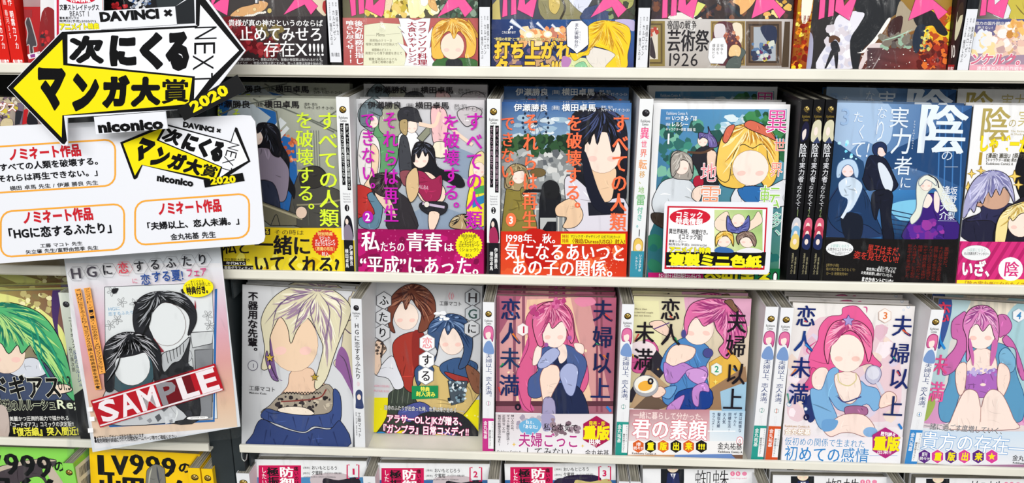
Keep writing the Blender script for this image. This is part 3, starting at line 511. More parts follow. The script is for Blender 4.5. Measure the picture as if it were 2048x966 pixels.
def d_2f(A):
    A.fm(1880, 170, 2.357).R(60, 60, 620, 980, 'f0f0f2').P('396 230 380 300 350 420 370 520 420 560 430 200', '16161c').T('陰', 178, 112, 322, 262, 'b3a25c', 0, mi=.014).T('の', 318, 160, 360, 200, 'b3a25c').T('実力者', 362, 122, 560, 196, 'c5b77c', 0).T('The Eminence', 332, 212, 420, 222, 'b3a25c').T('in Shadow', 332, 226, 400, 236, 'b3a25c')
    A.to('title_lettering').T('しゃどーが', 178, 242, 420, 312, 'f5e01c', .05, 'c8a818', .02).T('1', 166, 318, 196, 374, 'b3932c', .04).T('[漫画] 瀬田U', 216, 322, 330, 344, '4a4638', .02).T('[原作] 逢沢', 340, 322, 440, 344, '4a4638', .02).T('[キャラクター原案] 東西', 216, 346, 360, 360, '4a4638', .01).T('Kadokawa Comics A', 216, 364, 344, 376, '4a4638', .01)
    A.to('cover_art')
    for x, y, r in ((148, 418, 22), (192, 404, 22), (132, 482, 28), (350, 430, 30), (368, 470, 24), (124, 690, 28), (148, 730, 12)): A.star(x, y, r, 'f2d16a', 4, .34, '8a6a20')
    A.P('100 640 200 600 260 560 330 580 340 660 280 740 150 740 90 700', '24243c', 1, INKD).P('120 640 190 600 200 560 340 560 360 620 300 700 240 640', '2f2f52', 1, INKD).P('125 530 160 545 200 560 190 575 150 560', 'c89a82', 1, INKD)
    A.F(255, 530, 72, 56, 0, 'cfa48c').H('105 620 115 540 150 460 200 415 260 402 320 430 345 500 350 560 330 520 300 480 280 520 262 490 240 530 222 500 200 560 180 540 160 600 140 580 120 620', (245, 405), 'a9a8cf', '7d7cb0', 'd2d1ee', 26, w=8)
    A.P('250 700 290 600 340 560 420 540 430 840 300 840 262 780', '23202c', 1, INKD).P('255 780 262 660 300 590 350 560 430 545 430 600 380 610 330 650 310 720 290 790', 'f0dc96', 1, INKD).F(375, 650, 60, 66, 0, 'fbe6d8').H('258 790 262 660 310 585 430 548 430 590 400 600 370 610 340 640 322 620 312 700 290 780', (370, 560), 'f3e09c', 'c9a855', 'fff6cc', 18, w=6)
    A.to('band_print').R(40, 738, 620, 930, 'd8327e')
    for k in range(14): A.P([40+k*46, 738, 58+k*46, 738, -60+k*46, 930, -80+k*46, 930], 'b82468', 0)
    A.P('50 918 620 912 620 990 50 990', 'f6e02a', 0).E(166, 790, 68, 36, 'eef0f2', ol='888888').T('小説家になろう', 122, 768, 212, 784, '9cb8b4').T('大人気異世界ファンタジー', 108, 786, 226, 800, INKD, .01).T('いざ、', 92, 832, 262, 898, 'ffffff', .045, 'a01850', .02).E(328, 866, 58, 56, 'ffffff').T('陰', 292, 834, 364, 900, 'd8327e', 0, mi=.02).T('の', 392, 846, 440, 890, 'ffffff', .05).T('「陰の実力者になりたくて!」', 96, 922, 430, 950, 'b8862a', .01)
# ------------------------------------------------------------------ printed covers, third shelf
def d_3a(A):
    A.fm(470, 560, 2.841).R(30, 10, 760, 980, 'd4d6da')
    A.P('320 520 300 600 260 660 330 700 470 680 540 620 470 560 430 500', 'ecc9ad', 1, '6b4a42').P('640 130 660 90 690 80 700 700 640 560 600 520 560 470 600 400', 'd6cdb0', 1, '54435c').P('600 380 640 420 660 520 680 660 610 540 570 480', '8d5f96', 1)
    for p in ('600 160 640 170 665 150', '590 200 640 230 668 220', '600 250 650 300 668 300', '590 420 630 470 672 640'): A.L(p, 6, '5a4660', 2)
    A.F(330, 350, 142, 172, -10, 'f0d2b4').P('195 300 240 540 270 570 200 530 180 440', '7a5a8c', 1)
    A.P('160 760 200 710 260 650 330 640 420 650 520 590 570 640 590 690 560 760 440 770', 'a59a8a', 1, INKD)
    A.D(230, 660, 540, 750, '2b2629 3a3437 c9bda8', 46, 5, 17, 5, k=6).P('240 740 300 718 400 725 450 762 340 770', 'f2e4d2', 1, INKD)
    for i in range(13): A.L([270+i*17, 648, 279+i*17, 636, 288+i*17, 648], 4, '1d1a1d')
    A.L('262 690 360 684 480 668 520 620', 8, '9c4a44').L('262 690 360 684 480 668 520 620', 2, INKD)
    A.P('150 780 180 730 260 750 360 765 460 765 550 740 560 620 600 660 600 800 540 840 450 830 400 860 330 850 250 820', '3c4f86', 1, INKD).P('150 790 240 830 330 858 400 868 460 840 540 848 600 800 628 960 96 960 105 870', '37487c', 1, INKD)
    for p in ('200 770 230 820', '330 775 350 850', '420 780 395 860', '480 775 500 835', '560 760 540 830'): A.L(p, 8, '2b3866', 1)
    for p in ('180 850 160 960', '300 880 260 960', '440 870 420 960', '560 860 590 960', '220 900 240 960'): A.L(p, 9, '2b3866', 1)
    # hair mass with long locks on the left and right
    A.H('160 320 150 220 200 120 290 50 400 30 520 40 620 100 660 180 600 330 560 440 520 560 470 620 452 590 480 480 500 380 470 300 430 230 400 220 350 290 318 360 300 270 260 210 225 260 200 330 200 420 190 500 150 500 170 400', (470, 70), 'e0d9ba', 'a58aa4', 'f4f0da', 46, w=12)
    for p in ('460 70 380 150 330 320', '470 75 430 170 470 300', '480 70 540 180 500 400', '450 70 260 130 210 290', '480 60 600 140 590 330', '440 65 300 100 170 250'): A.L(p, 5, '6b557c', 2)
    A.P('185 400 200 470 230 540 250 572 215 560 190 500 175 440', '7d5e92', 1, INKD).star(200, 440, 26, 'd8b64a', 5, .42, INKD).E(200, 492, 7, 12, 'e8dca8').star(455, 550, 24, 'b89c3c', 5, .42, INKD)
    A.to('title_lettering').T('不器用な先輩。', 80, 62, 130, 428, INKD, .03, v=1).E(104, 484, 29, 29, '4a4560').E(104, 484, 26, 26, 'd4d6da').T('1', 98, 472, 112, 496, '4a4560').T('工藤マコト', 82, 598, 234, 624, '2a282c', .0).T('Makoto Kudo', 84, 632, 182, 642, '2a282c', .03)
def d_3b(A):
    A.fm(720, 560, 2.841).R(30, 10, 760, 980, 'd6d8dc').P('40 668 160 668 300 690 700 680 720 980 20 980', 'f0e51c', 0).D(50, 680, 690, 930, 'faf49a', 50, 3, 6, 2)
    A.P('170 640 260 600 330 640 340 760 300 840 210 860 180 920 40 925 100 860 150 780 160 700', '3e463e', 1, INKD)
    for x in (190, 220, 250, 280): A.L([x, 610, x-10, 700], 3, '74806e')
    A.P('185 400 200 340 270 300 360 300 380 420 370 560 330 640 260 620 215 520', 'a83a30', 1, INKD).P('300 300 360 300 372 420 340 560 300 480', '8f2d28', 1).P('180 430 215 500 250 600 200 620 160 560 90 540 110 500', 'e4e6ee', 1, INKD).P('80 380 100 340 140 370 150 400 120 440 120 490 90 540 70 470 72 410', 'f0d2ba', 1, INKD).L('100 340 130 360 120 440', 11, '4a3a34').D(92, 330, 150, 420, '3a3334 6a5a50', 12, 5, 10, 5)
    A.F(262, 205, 70, 78, -8).H('165 270 158 160 190 80 270 25 360 35 420 100 430 190 400 250 370 290 330 290 350 200 320 150 290 110 260 170 240 120 200 180 185 240 200 300', (290, 60), '7a4434', '4c2622', 'b47a60', 30, w=9)
    A.P('320 520 380 470 480 500 600 490 640 560 700 600 640 700 560 780 420 760 330 700 300 600', 'd3b878', 1, INKD).P('470 470 560 440 660 470 660 520 600 560 560 600 500 560 455 510', '3c5a86', 1, INKD).P('480 520 560 540 620 560 600 590 520 560', 'a33a36', 1, INKD).P('600 480 690 540 690 640 640 620', '8a5a44', 1, INKD)
    A.P('220 740 340 690 420 740 420 800 250 800', '4d5596', 1, INKD).P('440 800 560 770 640 830 620 880 470 870', '5c64a8', 1, INKD).P('300 790 420 740 580 760 700 900 660 925 480 860 340 925 230 925', '2a2b30', 1)
    A.F(522, 340, 72, 84, -6).H('440 400 390 330 392 260 430 215 510 190 590 210 630 280 640 380 610 480 560 500 590 400 570 320 530 270 500 310 480 270 455 330 430 450 380 540 330 560 400 470', (500, 215), '3c5680', '22385c', '7a96c0', 34, w=9).P('400 480 340 480 310 520 330 600 360 560 420 520', '3c5680', 1, INKD)
    A.P('500 570 612 572 590 690 520 710', '4a5560', 0, INKD).D(505, 575, 600, 695, 'a9c0cc 23303c 7d98a8 e0e8ec', 40, 4, 13, 7, k=5)
    A.D(440, 185, 560, 225, 'f4f6fa', 5, 12, 26, 3, asp=.5)
    A.to('title_lettering')
    for t, x, y, c in (('ふ', 138, 115, INKD), ('た', 134, 210, INKD), ('り', 130, 298, INKD), ('H', 640, 98, '3a3438'), ('G', 640, 190, '3a5450'), ('に', 636, 275, INKD)): A.hexa(x, y, 48, 'd8dade' if t in 'ふたりに' else 'c6ccd2', '55555a', 2).T(t, x-28, y-28, x+28, y+26, c, mi=.015)
    for t, x, y, c in (('恋', 383, 355, 'ee9aa0'), ('す', 380, 452, INKD), ('る', 375, 542, INKD)): A.hexa(x, y, 49, 'f4f5f7', '88888c', 2).T(t, x-30, y-30, x+30, y+30, c, mi=.015)
    A.T('〈1〉', 488, 70, 550, 108, 'e8788c', .01).T('工藤マコト', 452, 118, 580, 142, '2a282c', .0)
    A.T('HGNI KOISURU', 84, 592, 170, 604, 'f09ab0').T('FUTARI KOI', 82, 620, 165, 632, 'f09ab0')
    A.T('運命のふたりが出会った時、世界は輝き始める——。', 138, 708, 610, 734, 'f4f4f4', .0, '55584a', .03).T('アラサーOLとJKが贈る、', 152, 762, 604, 806, 'ffffff', .02, 'd4448c', .05).T('『ガンプラ』日常コメディ!!', 112, 818, 620, 862, 'ffffff', .02, 'd4448c', .05)
    A.P('72 912 78 880 104 860 136 860 164 880 172 912', '2e86cc').T('Twitter', 96, 876, 148, 890, 'ffffff').T('でも話題爆発!', 76, 894, 166, 908, 'ffffff').P('204 884 528 892 528 916 204 908', 'f2f2f2', 0).T('コミックス限定描き下ろし漫画も収録', 240, 892, 490, 908, '7a7a80').T('Kadokawa Comics A', 544, 908, 660, 924, INKD, .03)
    A.to('sticker').P('296 598 446 596 446 668 296 674', '1e8c54', 0).T('特典', 345, 604, 398, 628, 'f6ee5a', .03).T('封入済み', 320, 630, 430, 656, 'f6ee5a', .03)
def band5(A, y, xs, r, cols, t, fg='f6e81a'):
    for i, (x, c) in enumerate(zip(xs, t)):
        A.hexa(x, y, r, cols[i % 2], 'ffffff', 1.5)
        if c == '★': A.star(x, y, r*.6, fg, 5, .42)
        elif len(c) == 1: A.T(c, x-r*.55, y-r*.55, x+r*.55, y+r*.55, fg, .04)
        elif '!' in c and len(c) == 3: A.T(c, x-r*.55, y-r*.5, x+r*.55, y+r*.5, fg, .04)
        else: k = len(c)-5; A.T(c[:2], x-r*.4, y-r*.6, x+r*.4, y-r*.05, 'ffffff', .02).T(c[2:], x-r*.75, y+r*.02, x+r*.75, y+r*.5, 'ffffff', .02)
BK = '1a2c5c'
def d_3c(A):
    A.fm(960, 570, 2.76).G(80, 55, 760, 960, 'b0627c b8607c 9a6a74 8c5a66', j=.05).P('230 62 380 62 320 300 200 640 90 640 90 300', 'd9a0a0', 0).P('480 62 600 62 720 640 560 640 420 300', 'd49a98', 0).P('260 80 500 70 620 640 200 640', 'eec7a8', 0)
    for x in (100, 190, 240): A.R(x-8, 62, x+8, 650, '8f5468')
    for x in (640, 665): A.R(x, 62, x+12, 700, '8a4c5e')
    A.D(90, 280, 720, 560, 'f6e2b8 f2c8c8', 26, 3, 9, 8).R(85, 640, 740, 668, '5c3440').P('520 80 600 60 640 100 560 120', 'e28aa8')
    A.P('300 160 260 300 210 470 220 560 270 640 300 690 240 690 210 600 215 480 280 330', 'd45a92', 1).P('250 200 300 120 380 90 460 100 510 160 530 280 580 400 600 520 560 600 520 560 480 400 340 400 280 640 290 700 240 660 210 560 200 480 270 330', 'd9608f', 1, '7c2c54')
    A.P('300 400 360 340 480 330 560 380 590 440 560 540 520 640 430 640 400 560 330 620 270 610 270 520 320 470', '4a5f94', 1, '1e2848').P('305 350 340 330 330 420 290 440', 'fbe6dc', 1, '9a6a6a').P('520 320 570 330 570 380 530 360', 'fbe6dc', 1, '9a6a6a').P('400 560 540 560 600 700 560 760 380 740', '232c4e', 1, '10142a').P('400 380 470 380 480 500 430 520', '232c4e', 1)
    A.P('380 440 430 450 440 520 400 600 340 740 345 640 330 520 350 460', 'f7dccb', 1, '8a5a54').P('350 632 412 640 410 800 350 800', 'a7a0c4', 1, '4a4464').P('430 340 470 330 480 400 440 430', 'f9e2d6', 1)
    A.P('320 430 360 370 410 345 440 370 420 410 370 450 330 460', 'a9b2da', 1, '3c4676').P('450 460 490 430 540 460 530 560 510 610 480 600 460 560 440 500', 'a9b2da', 1, '3c4676')
    A.F(408, 262, 70, 84, -8, 'fbe6dc').H('320 330 290 220 310 140 370 95 450 100 505 170 520 290 500 320 480 250 450 200 400 240 380 205 345 260 350 330', (400, 105), 'e0709c', 'a83c70', 'f6a8c4', 36, w=8)
    A.D(285, 120, 350, 180, 'b8407c d86aa0', 12, 10, 18, 3).D(400, 75, 470, 120, 'b8407c d86aa0', 12, 10, 18, 4).E(366, 328, 11, 12, 'a35aa0').E(494, 290, 12, 13, 'a35aa0')
    A.to('title_lettering')
    for t, x0, y0, c in (('恋', 112, 80, '1b2c60'), ('人', 112, 212, '1b2c60'), ('未', 108, 350, '1a3460'), ('満', 104, 498, '1b2c60'), ('夫', 620, 88, '1b2450'), ('婦', 618, 232, '1a2450'), ('以', 612, 372, '1a2450'), ('上', 606, 514, '1b2c60')): A.T(t, x0, y0, x0+114, y0+110, c, .0, mi=.014)
    A.T('。', 190, 590, 290, 690, '1a1a2a', mi=.02).T('、', 690, 600, 790, 700, '2c7cc8', mi=.02).L('180 265 218 316', 11, 'e07a2c', 1).L('130 430 104 458', 10, '2f9a5c', 1).L('104 560 116 604', 10, 'd83c3c', 1).L('690 158 728 194', 10, 'd8483c', 1).L('680 384 704 408', 9, 'e07a2c', 1).L('640 320 660 330', 8, '2f9a5c', 1).L('176 150 188 168', 9, '2c7cc8', 1)
    A.hexa(236, 244, 34, 'f2ecec', 'c8a0a8').T('1', 226, 226, 248, 262, 'c02c50', .02)
    A.to('band_print').G(70, 708, 740, 970, 'dccfd4 e8dfe4 f0f0f4 eef0f4', j=.03).P('340 712 412 720 400 790 350 800', 'a7a0c4').D(200, 720, 340, 790, 'b9b0bc a69cae', 12, 10, 24, 4).P('220 760 300 730 340 770 300 820 230 810', '6fb2dc').D(400, 730, 560, 820, '7c6470 9a8490', 16, 8, 22, 5)
    A.T('ねぇ、', 252, 742, 310, 764, 'ffffff', .01).T('「あなた」', 228, 768, 330, 788, 'ffffff', .02).T('私と本気で', 350, 762, 540, 800, INKD, .01).T('夫婦ごっこ', 212, 815, 546, 888, 'b8408c', .02, 'ffffff', .03).T('してみない?', 248, 893, 512, 936, INKD, .0).T('金丸祐基', 578, 906, 712, 940, INKD, .0).T('Kadokawa Comics A', 96, 908, 226, 922, INKD, .02)
    for i, t in enumerate(('想い人のため、', 'ギャルと擬似夫婦生活!?', '正反対な二人の', '仮初の新婚生活の始まり!')): A.T(t, 172-i*24, 712, 188-i*24, 712+(95, 168, 100, 172)[i], '3a3640', .01, v=1)
    A.hexa(642, 806, 84, 'a81c50').T('発売・即', 600, 748, 690, 772, 'f6e81a', .02).T('重版', 568, 778, 714, 846, 'f6e81a', .05, 'a81c50', .02).T('出来', 598, 848, 664, 872, 'ffffff', .04).T('!!!', 620, 872, 644, 888, 'ffffff', .04).star(188, 876, 12, 'ecc24a').star(566, 884, 10, 'ecc24a')
def d_3d(A):
    A.fm(1230, 580, 2.76).G(60, 30, 760, 960, 'dcd9a8 e9dccf c9a878 b9a088', j=.05).P('380 40 760 40 740 200 400 200', 'dfa8c4', 0).P('100 60 240 60 260 300 150 340 100 240', 'e6e2b4', 0).P('90 340 180 270 240 330 200 440 100 450', 'd05a94', 1, '803060').E(150, 330, 78, 50, 'efe0e4', ol='a06a84')
    A.P('230 330 300 420 140 620 80 620 80 560', '2e2a34', 0).P('180 430 420 640 300 660 80 650', 'b99a78', 0).P('200 560 300 640 240 660 100 655', '6a5648', 0).P('520 400 640 330 720 440 720 560 520 560', 'e5b64c', 0, 'a87a34').P('500 560 720 420 735 560 620 660 500 660', '9c7a5c', 0).P('580 560 740 500 740 680 590 680', '9fc4dc', 0)
    A.P('190 180 260 170 310 230 300 260 220 220', 'f2d2c0', 1, INKD).L('215 215 300 180', 6, '5c3c7c')
    A.P('330 290 400 260 500 300 530 360 500 430 520 560 500 660 300 640 260 580 310 520 270 460 250 420 280 340', '4f86c2', 1, '1e3460').P('300 330 350 300 440 320 430 370 380 400 320 430 280 400', 'f9dece', 1, '8a5a54').P('270 400 320 420 380 400 440 430 500 420 510 480 460 500 400 450 340 510 280 500', 'ba84cc', 1, '5c3474').P('390 450 450 430 510 460 480 520 420 500', 'cf9ad8', 1, '5c3474').P('350 560 520 540 520 650 340 660', '1c3f8c', 1, '0e1c44').P('430 540 500 510 520 560 470 560 460 640 430 620', 'c48ad0', 1, '5c3474').P('290 640 370 580 380 600 330 700 290 690', 'c48ad0', 1, '5c3474')
    A.P('270 540 340 530 300 600 240 570', '6ea2d4', 1, '1e3460').P('200 560 250 530 280 560 250 590 210 590', 'f6d6c4', 1, '8a5a54').E(170, 528, 70, 60, 'a8a8ae', ol='6a6a70').E(168, 520, 62, 48, 'f2efe6').E(166, 528, 40, 28, 'f0b040', -10)
    A.F(460, 210, 86, 92, 14, 'fbe6da').H('380 200 390 130 430 70 530 45 630 60 690 110 725 190 720 260 660 300 620 380 570 330 600 280 560 220 540 170 490 200 450 150 410 190 395 250', (620, 85), 'e070a8', 'a23c7c', 'f6a6cc', 48, w=9)
    A.P('600 60 640 50 660 80 680 110 660 120 620 80', '7a5a44', 1, INKD).E(512, 345, 28, 26, '4a4c8c', ol=INKD).E(378, 240, 14, 24, '4a4c8c')
    A.to('title_lettering')
    for t, x0, y0 in (('恋', 246, 52), ('人', 248, 190), ('未', 104, 178), ('満', 96, 325), ('夫', 612, 120), ('婦', 606, 252), ('以', 604, 404), ('上', 590, 545)): A.T(t, x0, y0, x0+112, y0+112, '1d1820', .0, mi=.012)
    A.T('。', 176, 420, 270, 520, '1a1a2a', mi=.02).L('130 240 104 284', 10, 'c8383c', 1).L('330 260 346 288', 10, '2f8a4c', 1).L('690 190 712 222', 10, '2f8a4c', 1).L('620 330 640 360', 10, 'e07a2c', 1).L('650 430 668 450', 9, '2c7cc8', 1).L('96 350 104 380', 9, 'e0b02c', 1).L('300 140 320 156', 9, 'd8483c', 1)
    A.hexa(558, 434, 34, 'eef0e8', 'b0b8a0').T('2', 546, 416, 572, 450, '2f9a72', .02).star(552, 504, 15, 'f6e27a').star(236, 434, 8, 'f6c27a').T('More than', 108, 96, 176, 106, '6a5a50').T('a married couple', 106, 114, 210, 124, '6a5a50').T('but not lovers.', 106, 132, 200, 142, '6a5a50')
    A.to('band_print').G(60, 656, 520, 900, 'b9848c c48a94 f2e2e4 f4eeee', j=.03).G(520, 664, 740, 900, 'c6dcec a9cce4 e8eef4 f2f2f2').R(60, 830, 740, 920, 'f2f0f0').P('60 905 330 905 300 960 60 960', 'c89c74', 0).P('330 905 640 900 720 960 300 960', '6c8cc4', 0).P('640 905 740 905 740 960 700 960', '7a5c4c', 0)
    A.T('一緒に暮らして分かった、', 98, 668, 506, 706, 'fbe4e0', .01).T('君の素顔', 92, 712, 504, 812, 'ffffff', .01, 'e07a86', .035, mi=.012).L('510 775 662 775', 6, 'ffffff').T('。', 666, 740, 760, 850, 'ffffff', .02, 'e07a86', .03)
    for i, t in enumerate(('実は純情な', 'ギャルと', '同棲生活!', '大人気', '擬似夫婦', 'ラブコメ!!')): A.T(t, 684-i*30, 672, 700-i*30, 672+(110, 76, 106, 62, 84, 102)[i], '2c3c5c', .01, v=1)
    band5(A, 858, (127, 194, 264, 334, 404, 474), 36, ('d8622c', '1e1a1c'), ('1巻続々!!!', '重', '版', '出', '来', '!!!')); A.T('金丸祐基', 562, 838, 698, 874, INKD, 0).T('Kadokawa Comics A', 566, 880, 700, 892, INKD, .02).T('Kadokawa Comics A', 92, 890, 226, 900, '5a3a28', .02)
def d_3e(A):
    A.fm(1530, 590, 2.759).G(80, 40, 840, 970, 'eeeae6 f2efee e2d2dc efe6ec', j=.03).P('240 190 380 120 640 210 740 340 740 640 600 700 300 640 180 700 120 600', 'e8ccd4').D(120, 200, 720, 700, 'f6eaf0 e2bccc dcd0e4 f0dcd0', 40, 20, 60, 4).P('210 590 280 540 280 670 240 700', '2a3870', 1)
    for x, y, r in ((790, 65, 9), (765, 82, 6), (168, 448, 8), (132, 602, 14), (224, 628, 10), (726, 908, 10)): A.E(x, y, r, r, 'a9c0d8').E(x, y, r*.7, r*.7, 'eeeef2')
    A.P('250 320 290 250 300 180 350 120 420 110 430 70 500 60 545 100 590 160 600 220 590 320 640 380 620 400 560 380 400 450 340 480 260 460 240 380', 'e8609a', 1, '8a3060').L('560 100 560 70 540 66', 8, 'd0508c', 2).L('250 330 230 300 290 250', 8, 'd0508c', 2).P('260 400 240 460 200 520 290 510 300 430', 'e0508e', 1, '8a3060')
    A.P('260 440 300 400 345 410 350 480 300 525 262 500', 'fbe4da', 1, '9a6a6a').P('250 520 310 520 350 420 400 400 420 460 520 470 560 500 620 520 640 600 600 640 560 600 480 640 400 630 350 560 400 680 380 720 310 740 270 660', '7fb2de', 1, '3c6494').P('385 440 500 430 530 520 500 580 460 600 410 560', 'fbe6dc', 1, '9a6a6a').L('400 430 410 480 460 500 500 470 500 430', 6, 'd8cc96').L('400 560 440 590 530 560', 7, '3e4680').P('440 620 500 610 560 620 560 660 500 660 450 670', 'a86a94', 1, '5a3050')
    A.P('350 710 430 660 540 660 600 720 610 790 540 780 480 760 420 760 360 780 320 740', 'fae2d8', 1, '9a6a6a').P('320 690 400 690 380 740 320 750', '6ea2d4', 1).E(580, 755, 40, 28, '8ab4e0').P('560 410 590 388 630 400 640 440 620 480 590 490 555 460', 'c3c3da', 1, '6a6a90').E(596, 430, 34, 36, 'dedeec').L('620 480 660 560', 22, 'd4d4e6').P('640 560 680 530 720 550 720 590 680 610 630 620', 'f9ddd0', 1, '9a6a6a')
    A.F(452, 320, 94, 104, 0, 'fdeae0').H('345 380 325 300 340 210 380 150 450 135 530 150 585 210 590 300 570 370 550 300 520 230 470 195 420 220 370 270 355 330', (452, 150), 'f078a8', 'b8447c', 'fcb6d0', 44, w=9).star(458, 140, 32, 'a89cd8', 5, .5, '5a4c94')
    A.to('title_lettering')
    for t, x0, y0, c in (('恋', 164, 62, '16286c'), ('人', 152, 200, '1c3c84'), ('未', 136, 345, '16286c'), ('満', 122, 490, '1a2c6c'), ('夫', 694, 115, '1c2c6c'), ('婦', 680, 268, '1a2868'), ('以', 674, 404, '1a2868'), ('上', 644, 558, '1b2c60')): A.T(t, x0, y0, x0+112, y0+108, c, .0, mi=.013)
    A.T('。', 206, 590, 300, 690, '1a1a4a', mi=.02).T('、', 724, 640, 810, 740, '2c7cc8', mi=.02).L('220 270 262 308', 10, '2c8cd8', 1).L('170 405 134 446', 9, 'e07a2c', 1).L('122 540 132 600', 9, '2f9a7c', 1).L('756 190 796 222', 10, 'e0582c', 1).L('705 340 716 356', 8, '2fa07c', 1).L('726 420 744 444', 8, 'd83c3c', 1).L('214 140 234 150', 8, 'd83c50', 1)
    A.hexa(658, 112, 38, 'f4efec', 'd8b8a8').T('3', 644, 92, 672, 130, 'e07a3c', .02).T('More than', 668, 160, 676, 210, 'd8b8a8', v=1).T('a married couple', 656, 160, 664, 270, 'd8b8a8', v=1)
    A.T('Kadokawa Comics A', 106, 712, 244, 724, 'c89a5c', .0)
    A.to('band_print').G(60, 780, 800, 970, 'f0e8ee f2eaf0 eef2f6 f2f4f6').T('金丸祐基', 106, 734, 246, 766, 'ffffff', .02, 'd8a860', .03).T('仮初めの関係で生まれた', 104, 782, 548, 824, '4a8cc4', .0, 'ffffff', .02).T('初めての感情', 100, 830, 568, 910, '3c86c8', 0, 'ffffff', .02, mi=.01).L('572 882 726 882', 2, '3c86c8').T('実は純情なギャルとヒトツ屋根の下で生活することに。', 98, 912, 560, 932, '3a4a6a', .02)
    A.hexa(660, 812, 82, 'b02c7c').T('既刊続々', 632, 750, 716, 772, 'ffffff', .03, rot=-4).T('重版', 590, 780, 736, 850, 'f6e81a', .05, '8a2c7c', .02).T('出来!!', 612, 852, 692, 872, 'ffffff', .05)
def d_3f(A):
    A.fm(1780, 590, 2.761).G(150, 20, 800, 980, 'cddad6 ecdcc4 e8d8dc e8d0dc', j=.04)
    for x in range(420, 740, 44): A.P([x, 20, x+20, 20, x+20, 480, x, 480], 'f0e6d4', 0)
    A.P('330 20 450 20 330 260 300 480 200 560 180 300', 'b8d4da', 1).P('250 30 340 25 320 180 270 300 250 200', '3e5a9c', 1).P('650 100 800 60 800 660 720 660 660 300', 'a9cfd8', 1).P('180 600 300 590 330 700 170 700', 'd89ac4').P('190 590 230 560 250 600 210 680 180 690', 'a4b85c', 1).D(700, 640, 800, 700, 'dc8cc0 e8a8d0', 8, 20, 40, 3)
    A.P('340 320 400 280 520 300 560 260 640 280 680 340 700 440 740 560 730 690 650 690 600 600 560 500 420 480 380 560 340 690 280 690 270 600 320 480', '5f9cc4', 1, '284c74').P('345 400 400 280 440 300 440 420 400 440', '7fb6d8', 1, '284c74').P('600 330 640 290 690 350 680 420 620 420', '7fb6d8', 1, '284c74')
    A.P('440 330 500 290 570 320 590 410 540 440 450 440 420 410', 'fbe4da', 1, '9a6a6a').P('415 420 500 440 590 410 590 520 560 560 440 560 415 500', 'b06cc0', 1, '5c3070').D(420, 405, 590, 440, 'c4b4e4 9a84cc', 26, 7, 13, 4).E(512, 494, 16, 8, 'fbe4da').P('370 390 420 380 410 520 380 550 360 470', 'fae0d4', 1, '9a6a6a').P('600 380 650 400 660 470 620 560 590 500', 'fae0d4', 1, '9a6a6a')
    A.P('330 700 390 560 430 520 480 540 500 620 520 560 560 520 620 550 680 680 690 740 320 740', 'fbe6dc', 1, '9a6a6a').L('500 620 498 700', 3, 'b07c74')
    A.P('420 100 380 110 340 150 340 230 370 250 350 300 300 360 290 440 350 420 400 340 430 260', 'cc6cae', 1, '6c2c64').P('590 120 640 110 670 160 660 200 620 240 640 280 690 300 700 400 730 470 740 430 690 280 640 220 600 230', 'cc6cae', 1, '6c2c64')
    A.F(498, 210, 82, 88, 4, 'fdeae2').H('420 240 400 170 420 100 470 60 540 60 590 110 600 200 590 260 570 220 550 160 510 200 480 160 440 190 430 280 440 340 420 360', (500, 80), 'dd86c0', '9c4890', 'f4bce0', 38, w=8).P('440 330 430 260 440 240 460 330 456 390', 'cc6cae', 1).P('560 260 590 250 580 330 550 390', 'cc6cae', 1)
    A.to('title_lettering')
    for t, x0, y0, c in (('恋', 230, 40, 'd83c5c'), ('人', 210, 190, '2c8cd8'), ('未', 216, 330, 'e0508c'), ('満', 196, 478, 'e85a9c')): A.T(t, x0, y0, x0+96, y0+104, c, .0, mi=.014)
    A.hexa(706, 110, 36, 'eef0f4', 'b8c8d8').T('4', 692, 90, 720, 130, '3c86c0', .02)
    A.to('band_print').G(130, 750, 800, 970, 'c4d8ee d4e4f2 f0f0f4 f2f2f4').T('一緒に過ごす度増していく、', 180, 702, 640, 738, '2a2c40', .0, 'ffffff', .02).T('貴方の存在—', 160, 752, 752, 846, 'ffffff', 0, '6fa6dc', .03, mi=.01)
    band5(A, 888, (186, 258, 332, 406, 482, 557), 38, ('5c2c84', 'd8449c'), ('既刊続々!!!', '重', '版', '出', '来', '★')); A.T('金丸祐基', 668, 880, 800, 910, INKD, 0).T('Kadokawa Comics A', 672, 916, 800, 926, INKD, .02).P('130 940 800 930 800 990 130 990', 'a87a9c', 0)
